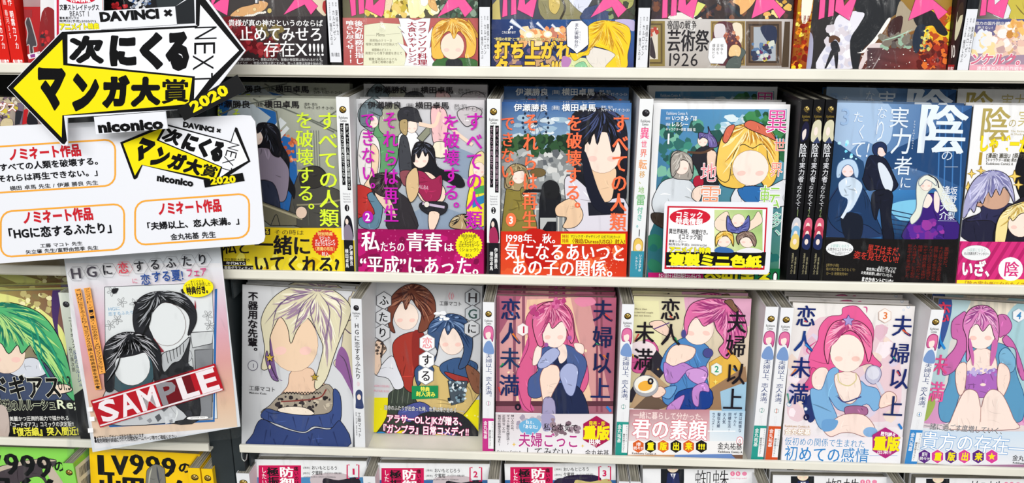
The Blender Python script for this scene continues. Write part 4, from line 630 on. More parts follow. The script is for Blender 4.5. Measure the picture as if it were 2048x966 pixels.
def d_green(A):
    A.fm(0, 540, 2.27).G(-400, 80, 340, 780, 'c8d070 7a2a34 4a6878 dce0b0', j=.05).P('-100 100 100 130 260 240 300 330 280 400 100 200', 'e4e68c').D(80, 100, 230, 190, '8a7a50 f6efb8 c4b87a', 26, 5, 16, 3).P('240 90 280 90 262 260 290 400 240 230', '4a3468', 1).P('-50 500 60 440 200 420 320 560 340 600 -60 600', '44506c').P('40 460 120 400 180 410 210 470 120 490', 'd8dce6', 1, INKD)
    A.F(30, 380, 86, 90, 0, 'f4dcc8').H('-160 200 0 150 100 160 200 210 280 330 330 500 350 600 300 560 220 440 160 380 140 340 100 380 80 340 40 380 0 330 -60 380', (-20, 165), '58b878', '1e7a64', 'b8e48c', 44, w=9)
    for p in ('120 200 220 320 330 560', '140 260 180 400 280 580', '60 180 160 260 200 420'): A.L(p, 10, '2f9a78', 2)
    A.P('230 560 260 520 310 520 330 545 280 560', 'f4dcc8', 1, INKD).T('Vol.3', 240, 480, 330, 545, '22221f', .0)
    A.to('title_lettering').T('コードギアス', -190, 490, 290, 588, '141414', .03, 'f0f0e0', .02)
    A.to('band_print').R(-400, 590, 400, 800, '15161a').T('反逆のルルーシュ', -14, 590, 262, 638, '15161a', .03, 'e8f0d0', .03).T('Re;', 262, 588, 354, 628, 'e8f0d0', .02, '15161a').T('美麗かつ圧倒的画力で描かれる', 48, 664, 320, 684, 'f4f4f0', .01).T('「コードギアス」コミックの決定版!!', 42, 690, 340, 712, 'f4f4f0', .01).T('『復活編』突入間近!!', 48, 716, 372, 752, 'f2ec50', .03).P('-60 630 30 620 40 760 -60 760', 'c8b8b0')
# ------------------------------------------------------------------ top shelf (only the lower third is in the picture)
PK = 'f5579a'
def pinks(A, p):
    for i, q in enumerate(p): A.to('title_stroke|%d' % i).P(q, PK, 0, '7c1c48', 3)
def d_1a(A):
    A.fm(380, 0, 6.4).G(-200, -1200, 1760, 240, '3a3d40 3c3f44 46403f 3a3534', j=.05).P('520 190 640 100 800 60 900 10 1000 40 960 120 860 170 700 215 560 220', 'd9a772', 1, INKD).R(820, -20, 880, 50, '2b2a2c').R(835, -30, 865, 40, 'd8dade').E(615, 138, 18, 20, 'e2c28a', ol=INKD).E(828, 120, 22, 24, 'e8cf9a', ol=INKD)
    for i in range(22): A.E(500+i*22, 222+6*math.sin(i)-max(0, i-8)*5.4, 17, 15, 'f0ede6', 20, 10, 'a08a6a', 2)
    A.E(1020, 138, 28, 32, 'd8c070', ol=INKD).P('1560 -40 1740 -40 1740 200 1640 140 1600 60', 'e0cfb4').P('1710 20 1760 30 1760 190 1700 120', 'b02a2c')
    A.to('title_lettering'); pinks(A, ('170 -60 270 -60 240 80', '270 -60 360 -60 300 60 480 -60 510 -60 480 200 280 90', '1380 -60 1500 -60 1640 80 1550 190 1470 60 1200 190'))
    A.to('band_print').G(-200, 212, 1760, 860, '4a3430 2c2a2e 201f22 3a2426', j=.12).D(440, 240, 640, 480, '8c1f28 a8343a 6c161e', 26, 24, 60, 3).D(620, 340, 860, 660, '7c1a24 a02c34 5c1218', 40, 24, 66, 4).D(900, 480, 1160, 720, '8c1f28 a8343a 4c1016', 36, 24, 60, 5).D(860, 340, 1180, 520, '5c5434 7c6c3c', 14, 30, 60, 6)
    A.T('貴様が真の神だというのならば', 495, 255, 1705, 335, 'f6f6f6', .0, mi=.015).T('止めてみせろ', 640, 350, 1710, 525, 'ffffff', .0, mi=.012).T('存在X!!!!', 945, 535, 1725, 725, 'ffffff', 0, mi=.01).T('その試練は終わる一。暴動は防がれ、前線の帝国軍は救われるだろう。', 540, 742, 1725, 778, 'e4e4e4', .0).T('帝国はどうだ…。帝国の栄誉は泥にまみれ、狂った歯車は加速を始める。', 530, 790, 1725, 826, 'e4e4e4', .0)
def d_1b(A):
    A.fm(680, 0, 6.4).G(20, -1200, 1780, 240, '4a4c40 3a4a3c 3c3a30 6c6850', j=.2).D(600, -80, 1240, 200, 'f0e89a c8b040 fff8d0 8a7428 e6c870', 60, 20, 70, 3).D(1240, 0, 1760, 230, '2e4234 4a6450 8aa08c', 40, 20, 60, 4).P('880 -40 1060 -40 1090 120 960 235 890 200', 'f4eeb8', 1).P('1100 -60 1200 -40 1250 140 1150 90', 'e0b070', 1, INKD)
    A.P('580 -40 680 -60 640 140 560 200', 'e8d0b0', 1, INKD).E(1080, 20, 50, 60, 'f2f0ea', ol='b0a878').D(300, 150, 720, 230, 'd8c050 f0e48a', 18, 20, 50, 6)
    A.to('title_lettering'); pinks(A, ('120 -60 200 -60 208 190 148 210', '230 -60 310 -60 312 170 245 185', '340 -60 420 -60 430 70 560 -60 590 -60 560 180 530 220 320 110', '1420 -60 1560 -60 1700 120 1600 222 1520 90 1250 218'))
    A.to('band_print').G(20, 232, 1780, 860, 'c4706c b85858 a84a4a b05050', j=.08).P('310 320 520 290 780 310 860 860 300 860', 'e4e4c8', 0, '8a7a5a').T('Menu', 460, 420, 575, 465, '6a6450', 0, sk=.2).L('330 455 450 452', 2, '6a6450').L('590 440 770 430', 2, '6a6450')
    for y, x0, x1, t in ((520, 380, 670, '高射砲のテリーヌ'), (568, 330, 740, '榴弾と散弾を対空砲火で'), (640, 410, 660, '戦闘機のピストゥ'), (682, 325, 800, '高度からの落下速度を添えて'), (758, 370, 735, '戦車と砲兵のナルナル'), (796, 410, 700, '泥濘と咆哮の香り')): A.T(t, x0, y-18, x1, y+16, '7a745e')
    A.P('750 235 880 235 960 262 1060 235 1160 235 1130 430 1190 340 1150 620 1190 560 1170 730 1260 860 820 860 860 690 740 545 870 600 780 400 830 430 740 340 780 340', 'eef0f6', 0, '3a2a30').T('大食いチャレンジ。', 868, 280, 975, 870, '9c2436', .02, v=1).T('フランソワ料理', 995, 268, 1110, 840, '9c2436', .02, v=1)
    A.T('喰らい尽くせ!!!', 80, 262, 175, 812, 'f8f4f4', .01, v=1, mi=.014).T('後方勤務目指して', 190, 262, 290, 905, 'f8f4f4', .01, v=1, mi=.014)
    A.P('1640 240 1770 440 1770 500 1660 380', 'c89038', 1, INKD).P('1240 760 1400 740 1460 760 1560 740 1740 770 1760 870 1220 870', '3f6c3a', 1, INKD).P('1380 760 1540 760 1560 870 1370 870', '2a2c30').F(1440, 590, 150, 170, 0, 'f6dfcc').H('1190 740 1170 560 1180 400 1260 280 1400 240 1560 240 1680 330 1740 480 1740 640 1700 720 1600 740 1620 600 1600 480 1520 400 1460 500 1400 400 1300 480 1290 620 1330 740', (1440, 250), 'f0bc50', 'c48424', 'ffe08c', 40, w=16)
def d_1c(A):
    A.fm(980, 0, 6.4).G(0, -1200, 1880, 250, '4a4a3c 505848 3e3a30 4a5068', j=.15).P('640 -60 980 -60 1180 180 1200 250 700 250', '8c8660', 1, INKD).P('760 -60 860 -60 900 60 840 180 760 120', 'd0b868', 1, INKD).P('980 -60 1300 -60 1260 80 1180 170', 'd8dcec', 1, INKD).P('1180 170 1260 90 1500 60 1560 250 1180 250', '3c4a70', 1, INKD).P('30 60 120 -40 130 140 140 250 30 250', 'c8b870', 0, INKD).P('1600 -60 1820 -60 1820 80 1680 120', 'a8a860', 1, INKD).L('900 -60 960 100 900 250', 26, '3a3226').D(1500, 60, 1860, 240, '8c9c6c 3c4434', 14, 20, 50)
    A.to('title_lettering'); pinks(A, ('170 -60 220 -60 225 200 155 222', '270 -60 335 -60 340 180 268 195', '380 -60 440 -60 450 60 580 -60 612 -60 548 225 350 125', '1480 -60 1590 -60 1750 120 1640 228 1560 90 1285 226'))
    A.to('band_print').G(0, 250, 1840, 860, '1b2f66 2360a4 34407c 20284e', j=.05).P('1600 255 1840 260 1840 400 1700 330', 'c0b4dc').D(400, 380, 640, 560, 'f0b070 e8985c f8d8a8', 20, 30, 70, 3).D(640, 360, 980, 520, 'f0b070 e08a54 c47a64', 20, 24, 60, 4).D(100, 640, 940, 860, '6c5c84 8c6c74 3c3c70 c49c74', 36, 30, 80, 5)
    for a, b, c, d, w_ in ((265, 260, 520, 450, 60), (600, 290, 760, 440, 44), (790, 315, 940, 450, 34)): A.L([a, b, (a+c)/2, (b+d)/2, c, d], w_, 'b8c4dc', 1).L([a, b, (a+c)/2, (b+d)/2, c, d], w_*.45, 'eef0f4', 1)
    for x, y, r in ((500, 450, 70), (740, 440, 56), (860, 380, 40)): A.E(x, y, r, r*.8, 'fbe6c0').E(x, y, r*.6, r*.5, 'fffaf0')
    A.P('232 385 268 345 248 335 292 334 290 375 278 358 245 394', 'ffffff', 0).T('これに乗ります', 150, 400, 332, 432, 'ffffff', .04)
    A.T('“帝国の希望”と“博士の狂気”を燃料タンクに詰めて', 52, 482, 950, 522, 'f8e89c', .04, '2a2430', .05).T('打ち上がれ', 58, 545, 1040, 748, 'f8c838', .05, '1c1a30', .045).T('ターニャ!!!', 60, 765, 920, 968, 'f8c838', .05, '1c1a30', .045)
    A.P('930 870 960 740 1180 740 1260 760 1500 870', 'd8e0a8', 1, INKD).P('930 720 1040 760 1000 860 920 860', 'b880b8').P('1090 860 1120 810 1200 790 1240 840 1250 880', '8cc89c', 1, INKD).P('1230 740 1280 610 1480 640 1620 690 1580 780 1480 860 1340 870', 'e4ddd4', 1, INKD)
    A.H('1020 680 1080 680 1240 640 1255 480 1240 370 1300 300 1420 262 1560 270 1680 300 1780 360 1800 500 1760 700 1740 870 1480 870 1560 760 1600 700 1500 640 1400 610 1300 600 1260 700 1180 720 1080 780', (1500, 280), 'f8cc20', 'c89010', 'ffe468', 34, w=10)
    A.P('1040 270 1170 262 1255 340 1262 570 1180 640 1110 690 1060 640 985 590 975 350', 'f0f1f6', 0, '1c1c24', 4).T('また実験台か…', 1085, 295, 1135, 665, '26284a', .03, v=1).T('モルモット', 1142, 400, 1162, 560, '4a4c60', v=1)
def d_1d(A):
    A.fm(1280, 0, 6.4).G(100, -1200, 1960, 245, '3c2c34 4c3a30 38302c 3a2c30', j=.25).D(150, -60, 1900, 240, '5c3a34 26242a 7a4a34 3a2c38', 60, 20, 70, 3).P('740 20 840 60 700 240 660 200', 'd8dc78', 0, INKD).P('1180 20 1300 -60 1480 -60 1440 60 1290 190 1270 80', 'e8b070', 1, INKD).P('380 200 520 160 800 240 400 245', 'e8e4dc').D(1600, 160, 1760, 240, 'e8b060 f0d890', 10, 16, 34).L('700 240 980 60', 40, '24242c').L('1130 40 1280 210', 40, '24303c').D(1740, -40, 1940, 150, 'd0a040 e8c060', 16, 16, 40, 5)
    A.to('title_lettering'); pinks(A, ('290 -60 355 -60 350 225 280 235', '405 -60 475 -60 465 195 390 210', '500 -60 580 -60 590 70 700 -60 750 -60 680 240 480 130', '1500 -60 1660 -60 1860 150 1780 240 1700 110 1425 238'))
    A.to('band_print').G(80, 245, 1960, 880, 'cfcbc8 c4bfbc aaa4a0 b8b0a8', j=.02)
    def frame(x0, y0, x1, y1, c, d, t=44): A.R(x0, y0, x1, y1, c); A.R(x0+t*.35, y0+t*.35, x1-t*.35, y1-t*.35, d); A.R(x0+t*.6, y0+t*.6, x1-t*.6, y1-t*.6, c); A.R(x0+t, y0+t, x1-t, y1-t, 'd8cfc0')
    frame(20, 268, 318, 848, '8c7a44', '5c4c2c', 90); A.D(130, 370, 220, 460, 'c85a44 b43c30', 10, 14, 30).P('120 560 150 480 200 740 120 700', '3a3034', 1)
    frame(905, 270, 1345, 840, '9a824c', '6a5430', 50); A.P('960 320 1200 310 1290 560 1290 800 960 800', '5c3038', 1).P('960 320 1080 320 1080 470 960 480', 'd8d0d4', 1).P('1180 315 1300 320 1290 560', 'e8dcc4', 1).D(1080, 420, 1260, 560, 'a04a38 c87a50', 14, 10, 26)
    frame(1352, 272, 1812, 842, '6c5846', '3c2e24', 100); A.R(1452, 345, 1735, 780, 'a8b0b8').P('1540 345 1735 345 1735 560 1620 520', '26304c', 1).D(1440, 540, 1700, 770, 'c0b04c 2c3450 d0d4c8 5a7aa0 6c2c5c', 44, 14, 44, 6)
    A.P('1850 278 1920 278 1900 860 1810 860', '4a3a28', 0)
    A.T('帝国の戦争', 345, 270, 722, 378, INKD, .0, mi=.012).T('芸術祭', 338, 395, 880, 655, INKD, .0, mi=.02).T('1926', 328, 675, 748, 845, INKD, -.012, mi=.006)
    A.P('1080 600 1110 760 1180 720', '2c1c24', 1).P('1100 870 1130 770 1200 720 1280 620 1300 610 1352 670 1300 760 1270 870', '55605c', 1, INKD).P('1140 720 1138 640 1180 580 1250 580 1290 640 1270 720 1220 715', 'ecc890', 1, '8a6a3c').P('940 490 1070 478 1112 580 1110 740 1060 815 900 812 870 740 885 560', 'f4f4f6', 0, 'b0b0b4', 2)
    A.T('戦争も', 1030, 560, 1066, 700, '3a3a40', v=1).T('芸術も', 980, 560, 1016, 700, '3a3a40', v=1).T('爆発だな', 925, 560, 962, 750, '3a3a40', v=1)
def d_1e(A):
    A.fm(1570, 0, 5.851).G(200, -1200, 2000, 840, '24262c d8c040 7c2418 3c2a2c', j=.1).P('280 -60 700 -60 620 180 420 800 300 800 290 600 330 420', '2a2628', 1).P('230 400 300 380 330 500 300 800 225 800', 'a8a8c4', 1).P('620 180 800 130 935 150 900 300 780 460 760 620 800 800 360 800 520 460 560 320', 'e4e2ec', 1, '3a3a40').D(480, 300, 760, 780, 'f0eef4 c8c8dc d8d0d8', 40, 20, 60, 3)
    A.P('860 -60 1300 -60 1340 120 1200 240 1060 440 900 600 860 800 790 800 760 480 860 300 930 160 820 120', '1e2126', 1).P('1340 20 1440 100 1620 290 1500 360 1300 420 1280 300', 'a89a84', 1).P('840 620 960 600 1100 440 1230 240 1200 220 1080 400 1000 500 900 600', 'f0ecea', 1).P('860 800 900 680 1000 520 1180 520 1100 640 960 700 900 800', 'dccccc', 1)
    A.G(960, 560, 1880, 800, '4c3a40 7c3020 8c2418 4a3034', j=.25).P('1240 240 1380 200 1300 520 1200 400', '3a1c1c', 1).D(1100, 420, 1540, 560, '5c5450 7c7468 98b8a0', 30, 20, 60, 6).L('1120 480 1300 430 1500 340', 16, 'a8c8b0', 2)
    A.D(1640, 100, 1980, 520, 'f0e030 f6c428 e8a820 b84818', 90, 20, 60, 7).D(1560, 500, 1900, 800, '8c2014 a83018 5c1410 e07028', 90, 16, 50, 8).P('1500 160 1700 120 1800 230 1900 380 1860 420 1780 380 1720 300 1560 320', '1c1c22', 1).P('1540 310 1640 310 1580 560 1520 620 1490 480', '1e2a3c', 1).D(1580, 340, 1680, 600, 'c8c060 3c4450 e0d880', 26, 8, 26, 4).D(880, 560, 1800, 790, 'f4ece4', 30, 3, 9, 5)
    A.P('530 600 560 560 620 580 620 700 610 800 590 800 570 640 480 800 460 800', '1a1a20', 0).P('530 520 560 480 610 490 640 600 560 600', '22222a', 1).P('515 500 520 430 580 415 640 450 630 500 590 460 550 490', '5c3c2c', 1)
    A.to('title_lettering'); pinks(A, ('410 -60 475 -60 458 205 388 230', '515 -60 585 -60 565 185 498 200', '600 -60 670 -60 690 70 800 -60 850 -60 750 240 580 130', '1540 -60 1660 -60 1900 140 1790 232 1730 110 1440 240'))
def d_1f(A):
    A.fm(1880, 0, 6.9).G(440, -1200, 2400, 280, '3a3834 c8bc70 f0ece4 4a4640', j=.15).P('760 -60 1020 -60 1000 150 900 260 700 170', 'e4e4e8', 1).P('1000 -60 2000 -60 2000 280 1040 280 980 140', 'c8b848', 1, INKD).P('1040 60 1150 200 1250 120 1250 280', '7c6c30', 1)
    A.to('title_lettering'); pinks(A, ('580 -60 650 -60 630 210 545 218', '670 -60 745 -60 755 70 900 -60 960 -60 870 255 640 160'))
    A.to('band_print').G(380, 265, 2400, 1200, '3c4a84 505c98 d0b8b4 c8a4b0', j=.08).D(600, 340, 1160, 760, 'f0d8c0 e8c0b0 c4a0a0 f6ecea d8b084', 90, 30, 90, 5).D(430, 460, 700, 760, 'f4e8e0 e4e8f0 f0d8a0', 34, 30, 80, 6).D(960, 280, 1160, 500, 'e4a858 f0c070 c88840', 24, 24, 60, 7)
    A.T('帝国戦力の国外脱出を', 360, 300, 940, 345, 'e8e4e4', .02).T('許さない!', 510, 362, 722, 405, 'e8e4e4', .02).R(360, 890, 2400, 1200, 'e8a8b8').T('ダンケルク。', 240, 745, 1190, 892, 'd8708c', .04, 'fdf6f6', .05, sk=.15).T('連合軍30万脱出作戦を阻止せよ', 500, 915, 1400, 970, 'fdf0f2', .03)
# ------------------------------------------------------------------ bottom shelf (only the top strips are in the picture)
def low(n):
    fx, fy = {1: (508.4, 920.6), 2: (754, 926), 3: (1011.6, 924)}[n]
    def d(A):
        A.fm(fx, fy, 3.7926).R(-20, -20, 1000, 1400, 'eceef0').R(-20, 128 if n < 3 else 136, 1000, 1400, '4c8cc0' if n == 1 else '3a6ea8').P('430 120 600 96 720 120 700 240 480 240', 'c8bcc0' if n < 3 else '2c2440').P('525 138 640 150 790 132 790 260 560 240', '2a2630' if n < 3 else 'c8b878')
        A.to('title_lettering').R(34, 38, 356, 1300, 'd01c58').T('防御', 195, 46, 292, 210, 'ffffff', .01, v=1, mi=.02).T('極振り', 100, 50, 180, 260, INKD, .01, v=1, mi=.02).T('したいと思います', 55, 50, 88, 420, 'ffffff', 0, v=1, mi=.01).T('痛いのは嫌なので', 302, 46, 332, 330, INKD, .02, v=1)
        A.T('[漫画]', 370, 48, 422, 62, '3a3a40').T('おいもとじろう', 436, 42, 634, 70, INKD, .01).T('[原作]', 370, 90, 422, 104, '3a3a40').T('夕蜜柑', 436, 80, 520, 110, INKD, .01).T('[キャラクター原案] 狐印', 534, 88, 664, 102, '3a3a40').T('presented by JIROU OIMOTO & YUUMIKAN', 376, 118, 618, 128, '5a5a60')
        A.T(str(n), 732, 62, 766, 106, 'd01c58', .03).L('724 34 706 34 706 136 724 136', 9, 'd01c58', sm=0).L('774 34 794 34 794 136 774 136', 9, 'd01c58', sm=0)
        if n == 3: A.to('cover_art').E(420, 170, 60, 50, '2c2440')
    return d
d_4a, d_4b, d_4c = low(1), low(2), low(3)
def kumo(fx, fy, dx, tw):
    def d(A):
        A.fm(fx, fy, 3.657).R(-20, -20, 1000, 1400, 'eeeff2').P([130+dx, 5, 300+dx, 5, 300+dx, 90, 290+dx, 300, 130+dx, 300], '1c2026', 0).F(218+dx, 4, 42, 34, 0, 'f4e4c8').P([180+dx, 40, 260+dx, 40, 290+dx, 300, 150+dx, 300], '232c58', 0).P([200+dx, 46, 240+dx, 46, 222+dx, 90], 'e8eaf0', 0).L([218+dx, 50, 220+dx, 120], 9, '2c3470')
        A.to('title_lettering').T('蜘蛛', 372, 25, 632, 150, INKD, -.008)
        for i, c in enumerate('くも'): A.E(655+i*40, 46, 17, 17, 'ec7aa0').T(c, 645+i*40, 36, 665+i*40, 56, 'ffffff', .04)
        A.E(742, 46, 18, 15, 'ec8aac').T('Kumo desuga nanika?', 640, 72, 760, 84, 'e88aa8')
    return d
d_4d, d_4e, d_4f = kumo(1286, 934.6, 0, 1), kumo(1546, 951, 0, 1), kumo(1833, 956, -60, 1)
def d_lvg(A, c1='8edc5c'):
    A.fm(0, 880, 4.267).R(-500, -20, 1000, 1500, c1)
    if c1[0] == '8': A.P('-300 400 -100 260 100 200 330 160 480 170 440 240 360 250 420 400 500 700 -300 700', '4a4248', 1, INKD).P('-200 300 100 200 330 165 480 175 380 190 120 230 -200 340', 'c8b8a8', 1).P('140 400 240 330 340 315 400 400 420 600 100 600', '8edc5c', 1, INKD).P('360 170 400 170 560 400 600 600 470 420', 'c8b8a8', 1)
    A.to('title_lettering').T('LV', -170, 120, 30, 290, '16181a', mi=.03)
    for i in range(3): A.T('9', 44+140*i, 112+12*i, 178+140*i, 290+12*i, '16181a', 0, mi=.032)
    A.T('の', 462, 178, 560, 268, '16181a', .03).T('山田くん', -340, 310, 560, 520, '16181a', .02, mi=.04)
def d_lvy(A):
    A.fm(0, 880, 4.267).R(700, -20, 1900, 1500, 'f8cc18')
    A.to('title_lettering').T('L', 832, 125, 980, 292, '16181a', .01, mi=.04).T('V', 965, 130, 1105, 290, '16181a', .01, mi=.04)
    for i in range(3): A.T('9', 1110+136*i, 118+14*i, 1240+136*i, 290+10*i, '16181a', 0, mi=.032)
    A.T('の', 1520, 190, 1640, 278, '16181a', .04).T('山田くん', 850, 305, 1640, 520, '16181a', .02, mi=.04)
    A.to('cover_art'); A.k += 20; A.P('1250 560 1250 300 1270 240 1330 205 1390 230 1410 280 1405 560', '7c7c78', 1, INKD).L('1300 230 1280 300 1270 400', 12, 'b8b8a8', 2).L('1340 220 1350 300 1370 400', 14, '4a4c54', 2).L('1370 230 1390 300', 10, 'c8c090', 2)
def d_l2(A):
    A.fm(0, 140, 6.036).G(-900, 140, 600, 700, 'a89c70 b8a890 8c7c84 c0b4a0', j=.1).R(-900, 140, 600, 180, '7c2430').D(-100, 200, 200, 660, 'c8bc9c 3c3438 8c7488 d8c848 e4dcc8 6c5c6c', 90, 16, 44, 5, k=6).P('290 480 350 460 330 560 360 640 270 660', 'c8242c', 0).P('350 520 400 510 460 650 330 650', '24242c', 1).P('215 400 290 400 270 650 240 660', '7c6c84', 0, INKD).P('190 480 280 500 240 655 180 665', '2c2c34', 0).P('30 600 80 580 150 600 150 680 10 680', 'd8c8a0', 1, INKD)
    A.to('title_lettering').T('文豪ストレイドッグス', -960, 392, 206, 490, 'ffffff', .03, 'b81c24', .04)
def d_l1(A):
    A.fm(0, 0, 5.12).G(200, -900, 700, 640, 'd8d8d8 b8b8bc b8242a 7c1c20', j=.06).R(200, 70, 460, 640, 'b02428').P('420 -600 700 -600 700 640 410 640', 'e8e8ea', 0).P('430 130 560 110 620 400 560 640 400 640', '8c2428', 1)
    A.P('270 200 290 170 310 200 340 300 380 460 340 480 345 540 310 545 300 460 270 460 285 340 262 240', '4a4448', 1, 'b8b0b0', 5).D(430, 330, 500, 480, '3a2c30 c83034', 14, 10, 24).P('280 560 410 525 420 580 300 605', 'f0eef0', 0).P('310 560 360 550 362 585 316 592', '8c3c8c', 0).T('TOH', 378, 535, 412, 555, INKD, .02).R(215, 100, 330, 180, '9c3034')
def s_red(a):
    def d(A):
        A.fm(0, 0, 'mm').R(0, 0, 13, 92, 'eeeeee').R(0, 92, 13, 182, 'd8241c').T('文豪ストレイドッグス', 3.5, 12, 9.5, 84, INKD, .02, v=1)
        A.T('漫画 春河35', 1.8, 104, 4.8, 150, 'f4dcd8', 0, v=1).T('原作 朝霧カフカ', 6.8, 104, 10.4, 160, 'ffffff', .01, v=1).T('角川書店', 1.5, 170, 11.5, 175, 'ffffff', .03)
    return d
def s_war(black=1):
    def d(A):
        A.fm(0, 0, 'mm').G(0, 0, 13, 182, '1c2024 24282c 1a1c20 1c1e22', j=.3)
        A.R(0.4, 118, 12.6, 182, 'e8eaf0').T('漫画', 9.2, 126, 10.8, 130, '4a4a50', v=1).T('東條チカ', 9, 133, 11.6, 157, INKD, 0, v=1).T('原作', 6, 126, 7.4, 130, '4a4a50', v=1).T('カルロ・ゼン', 5.6, 133, 8.2, 162, INKD, 0, v=1).T('キャラクター原案', 2.4, 126, 3.8, 143, '4a4a50', v=1).T('篠月しのぶ', 2.2, 145, 4.6, 166, INKD, 0, v=1).T('角川書店', 2, 173, 11, 176.6, '3a3a40')
    return d
def s_fire(A):
    A.fm(0, 0, 'mm').G(0, 0, 13, 182, 'e8b028 f0d040 8c2414 6c1810', j=.3).D(0, 80, 13, 182, 'f0d830 e88820 a83018 7c1c10 f6e868', 70, 1, 3, 4).P('4 60 11 60 12 122 4 126', 'f4f0e0', 1).T('原作カルロ・ゼン', 2.4, 124, 4.6, 166, '8c1c14', .04, v=1).T('漫画東條チカ', 6, 124, 8.2, 160, '8c1c14', .04, v=1).T('篠月しのぶ', 9.4, 124, 11.6, 156, '8c1c14', .04, v=1).T('角川書店', 2, 173, 11, 176.6, '5c100c')
def s_dark(A):
    A.fm(0, 0, 'mm').G(0, 0, 13, 182, '26221e 1c1a1c 241c1c 3a1412', j=.3).P('3 118 8 114 11 126 9 140 5 146 3 134', 'c8c0a0', 1).P('3 116 8 112 11 122 7 124 4 130', '3a2a20', 1).T('10', 2.5, 150, 9.5, 162, 'f4e8e0', .0, rot=8).R(1, 168, 10, 178, '9c2020').T('角川書店', 1.6, 170, 9.4, 174, 'f0e0e0', .02)
def s_brk(n):
    def d(A):
        A.fm(0, 0, 'mm').R(0, 0, 13, 182, 'eef0f2'); emblem(A, 6.3, 12, 2.6); kadokawa(A, 18, INKD)
        A.R(8.1, 25, 11.6, 90, '16161a').R(3, 25, 6.2, 85, '16161a').T('すべての人類を破壊する', 8.5, 26, 11.2, 89, 'e8ecea' if n == 1 else 'b89aac', 0, v=1).T('それらは再生できない', 3.3, 26, 6, 83, 'e8ecea' if n == 1 else 'b89aac', 0, v=1)
        for k in range(4): A.T(('Destroy all', 'humankind.', 'They can’t be', 'regenerated')[k], 3, 93+k*2.6, 10.5, 94.6+k*2.6, '8a8a90')
        A.E(6.6, 108, 2.3, 3.4, '16161a').T(str(n), 5.7, 105.6, 7.6, 110.4, 'ffffff', .02)
        A.P('3 140 3 124 5 117 8 116 11 122 12 140', '1c1c24', 1).E(6, 122, 1.6, 3, 'f0dcd0').P('3 128 8 125 11 132 11 142 3 142', '8b8093' if n == 1 else 'a8305c', 1).R(0, 141, 13, 182, 'e8cc24' if n == 1 else '3a3438').P('2 141 12 141 12 182 2 182', '1c1c22', 0)
        A.T('伊瀬勝良', 7.6, 146, 10.8, 168, 'ffffff', .02, v=1).T('横田卓馬', 3, 150, 6.2, 170, 'ffffff', .02, v=1).T('角川書店', 2.6, 175, 10.4, 178.5, 'e0e0e0', 0)
    return d
def s_isk(A):
    A.fm(0, 0, 'mm').R(0, 0, 13, 182, 'eef0f2'); emblem(A, 6.5, 13, 2.6, '2a2a2e'); kadokawa(A, 19, INKD)
    for t, y, s_, c in (('異', 27, 11, 'f0508c'), ('世', 39, 7, 'f0708c'), ('界', 47, 8, 'f08070'), ('転', 57, 10, 'f0a060'), ('移', 68, 7, 'e0b070'), ('、', 74, 7, 'c0c080'), ('地', 83, 7, 'a0c880'), ('雷', 91, 11, '7cc080'), ('付', 103, 7, '6cc0a0'), ('き', 110, 7, '6ac0b0'), ('。', 117, 7, '6ac0c0')): A.T(t, 6.5-s_*.42, y, 6.5+s_*.42, y+s_*.9, c, .01)
    A.T('1', 5.6, 125, 7.8, 132, INKD, .01).P('2 143 3 136 7 134 11 138 11 146 8 150 3 148', 'ecc860', 1, 'a8803c', .3).E(7, 143, 2.8, 3.4, 'fbe8dc').R(0, 147, 13, 182, '3c94ac').T('いつきみずほ', 8.4, 150, 10.8, 168, 'ffffff', .01, v=1).T('レルシー', 4.8, 152, 7.2, 166, 'ffffff', .01, v=1).T('角川書店', 2.6, 175.5, 10.4, 178.5, 'ffffff', 0)
def s_shd(n):
    def d(A):
        A.fm(0, 0, 'mm').R(0, 0, 13, 182, '141417'); emblem(A, 6.5, 9, 2.8, '8a7434'); kadokawa(A, 14, '8a7434')
        if n == 1: A.P('3 38 3 26 7 20 11 24 11 34 7 38', '20203c', 1).P('4 30 8 27 8 34 5 37', 'e8dcd8', 1)
        else: A.P('1 38 1 24 5 19 11 20 12 30 12 38', 'd8d4b8', 1).E(5.6, 29, 2.4, 4, 'f4e4dc').P('3 40 8 34 12 40', '3a4468', 0)
        A.T('陰', 2, 41, 11, 53, 'e8eaf0', 0, mi=.01).T('の', 6, 53, 9.6, 58, 'e8eaf0').T('実力者', 4, 58, 10.4, 77, 'e8eaf0', 0, v=1, mi=.01).T('に', 6, 76, 9.6, 80, 'e8eaf0').T('なりたくて!', 3.4, 80, 9.4, 104, 'e8eaf0', 0, v=1).T(str(n), 4.6, 103, 7.8, 110, '7a8c5c')
        for i, c in enumerate((('cfd0d8', '7cb0d4', 'e8cc70') if n == 1 else ('d8607c', 'b83c54', '26305c'))): A.P([1.5, 124+i*8, 2, 115+i*8, 6, 111+i*8, 11, 114+i*8, 11.5, 124+i*8, 8, 127+i*8], c, 1).E(6.4, 119+i*8, 2.3, 2.9, 'f4e2d8')
        A.T('坂野杏梨', 8.4, 150, 10.4, 168, 'b0a884', 0, v=1).T('逢沢大介', 4.4, 146, 6.8, 168, 'b0a884', 0, v=1).T('角川書店', 2.6, 174, 10.4, 177, 'b0a884', 0)
    return d
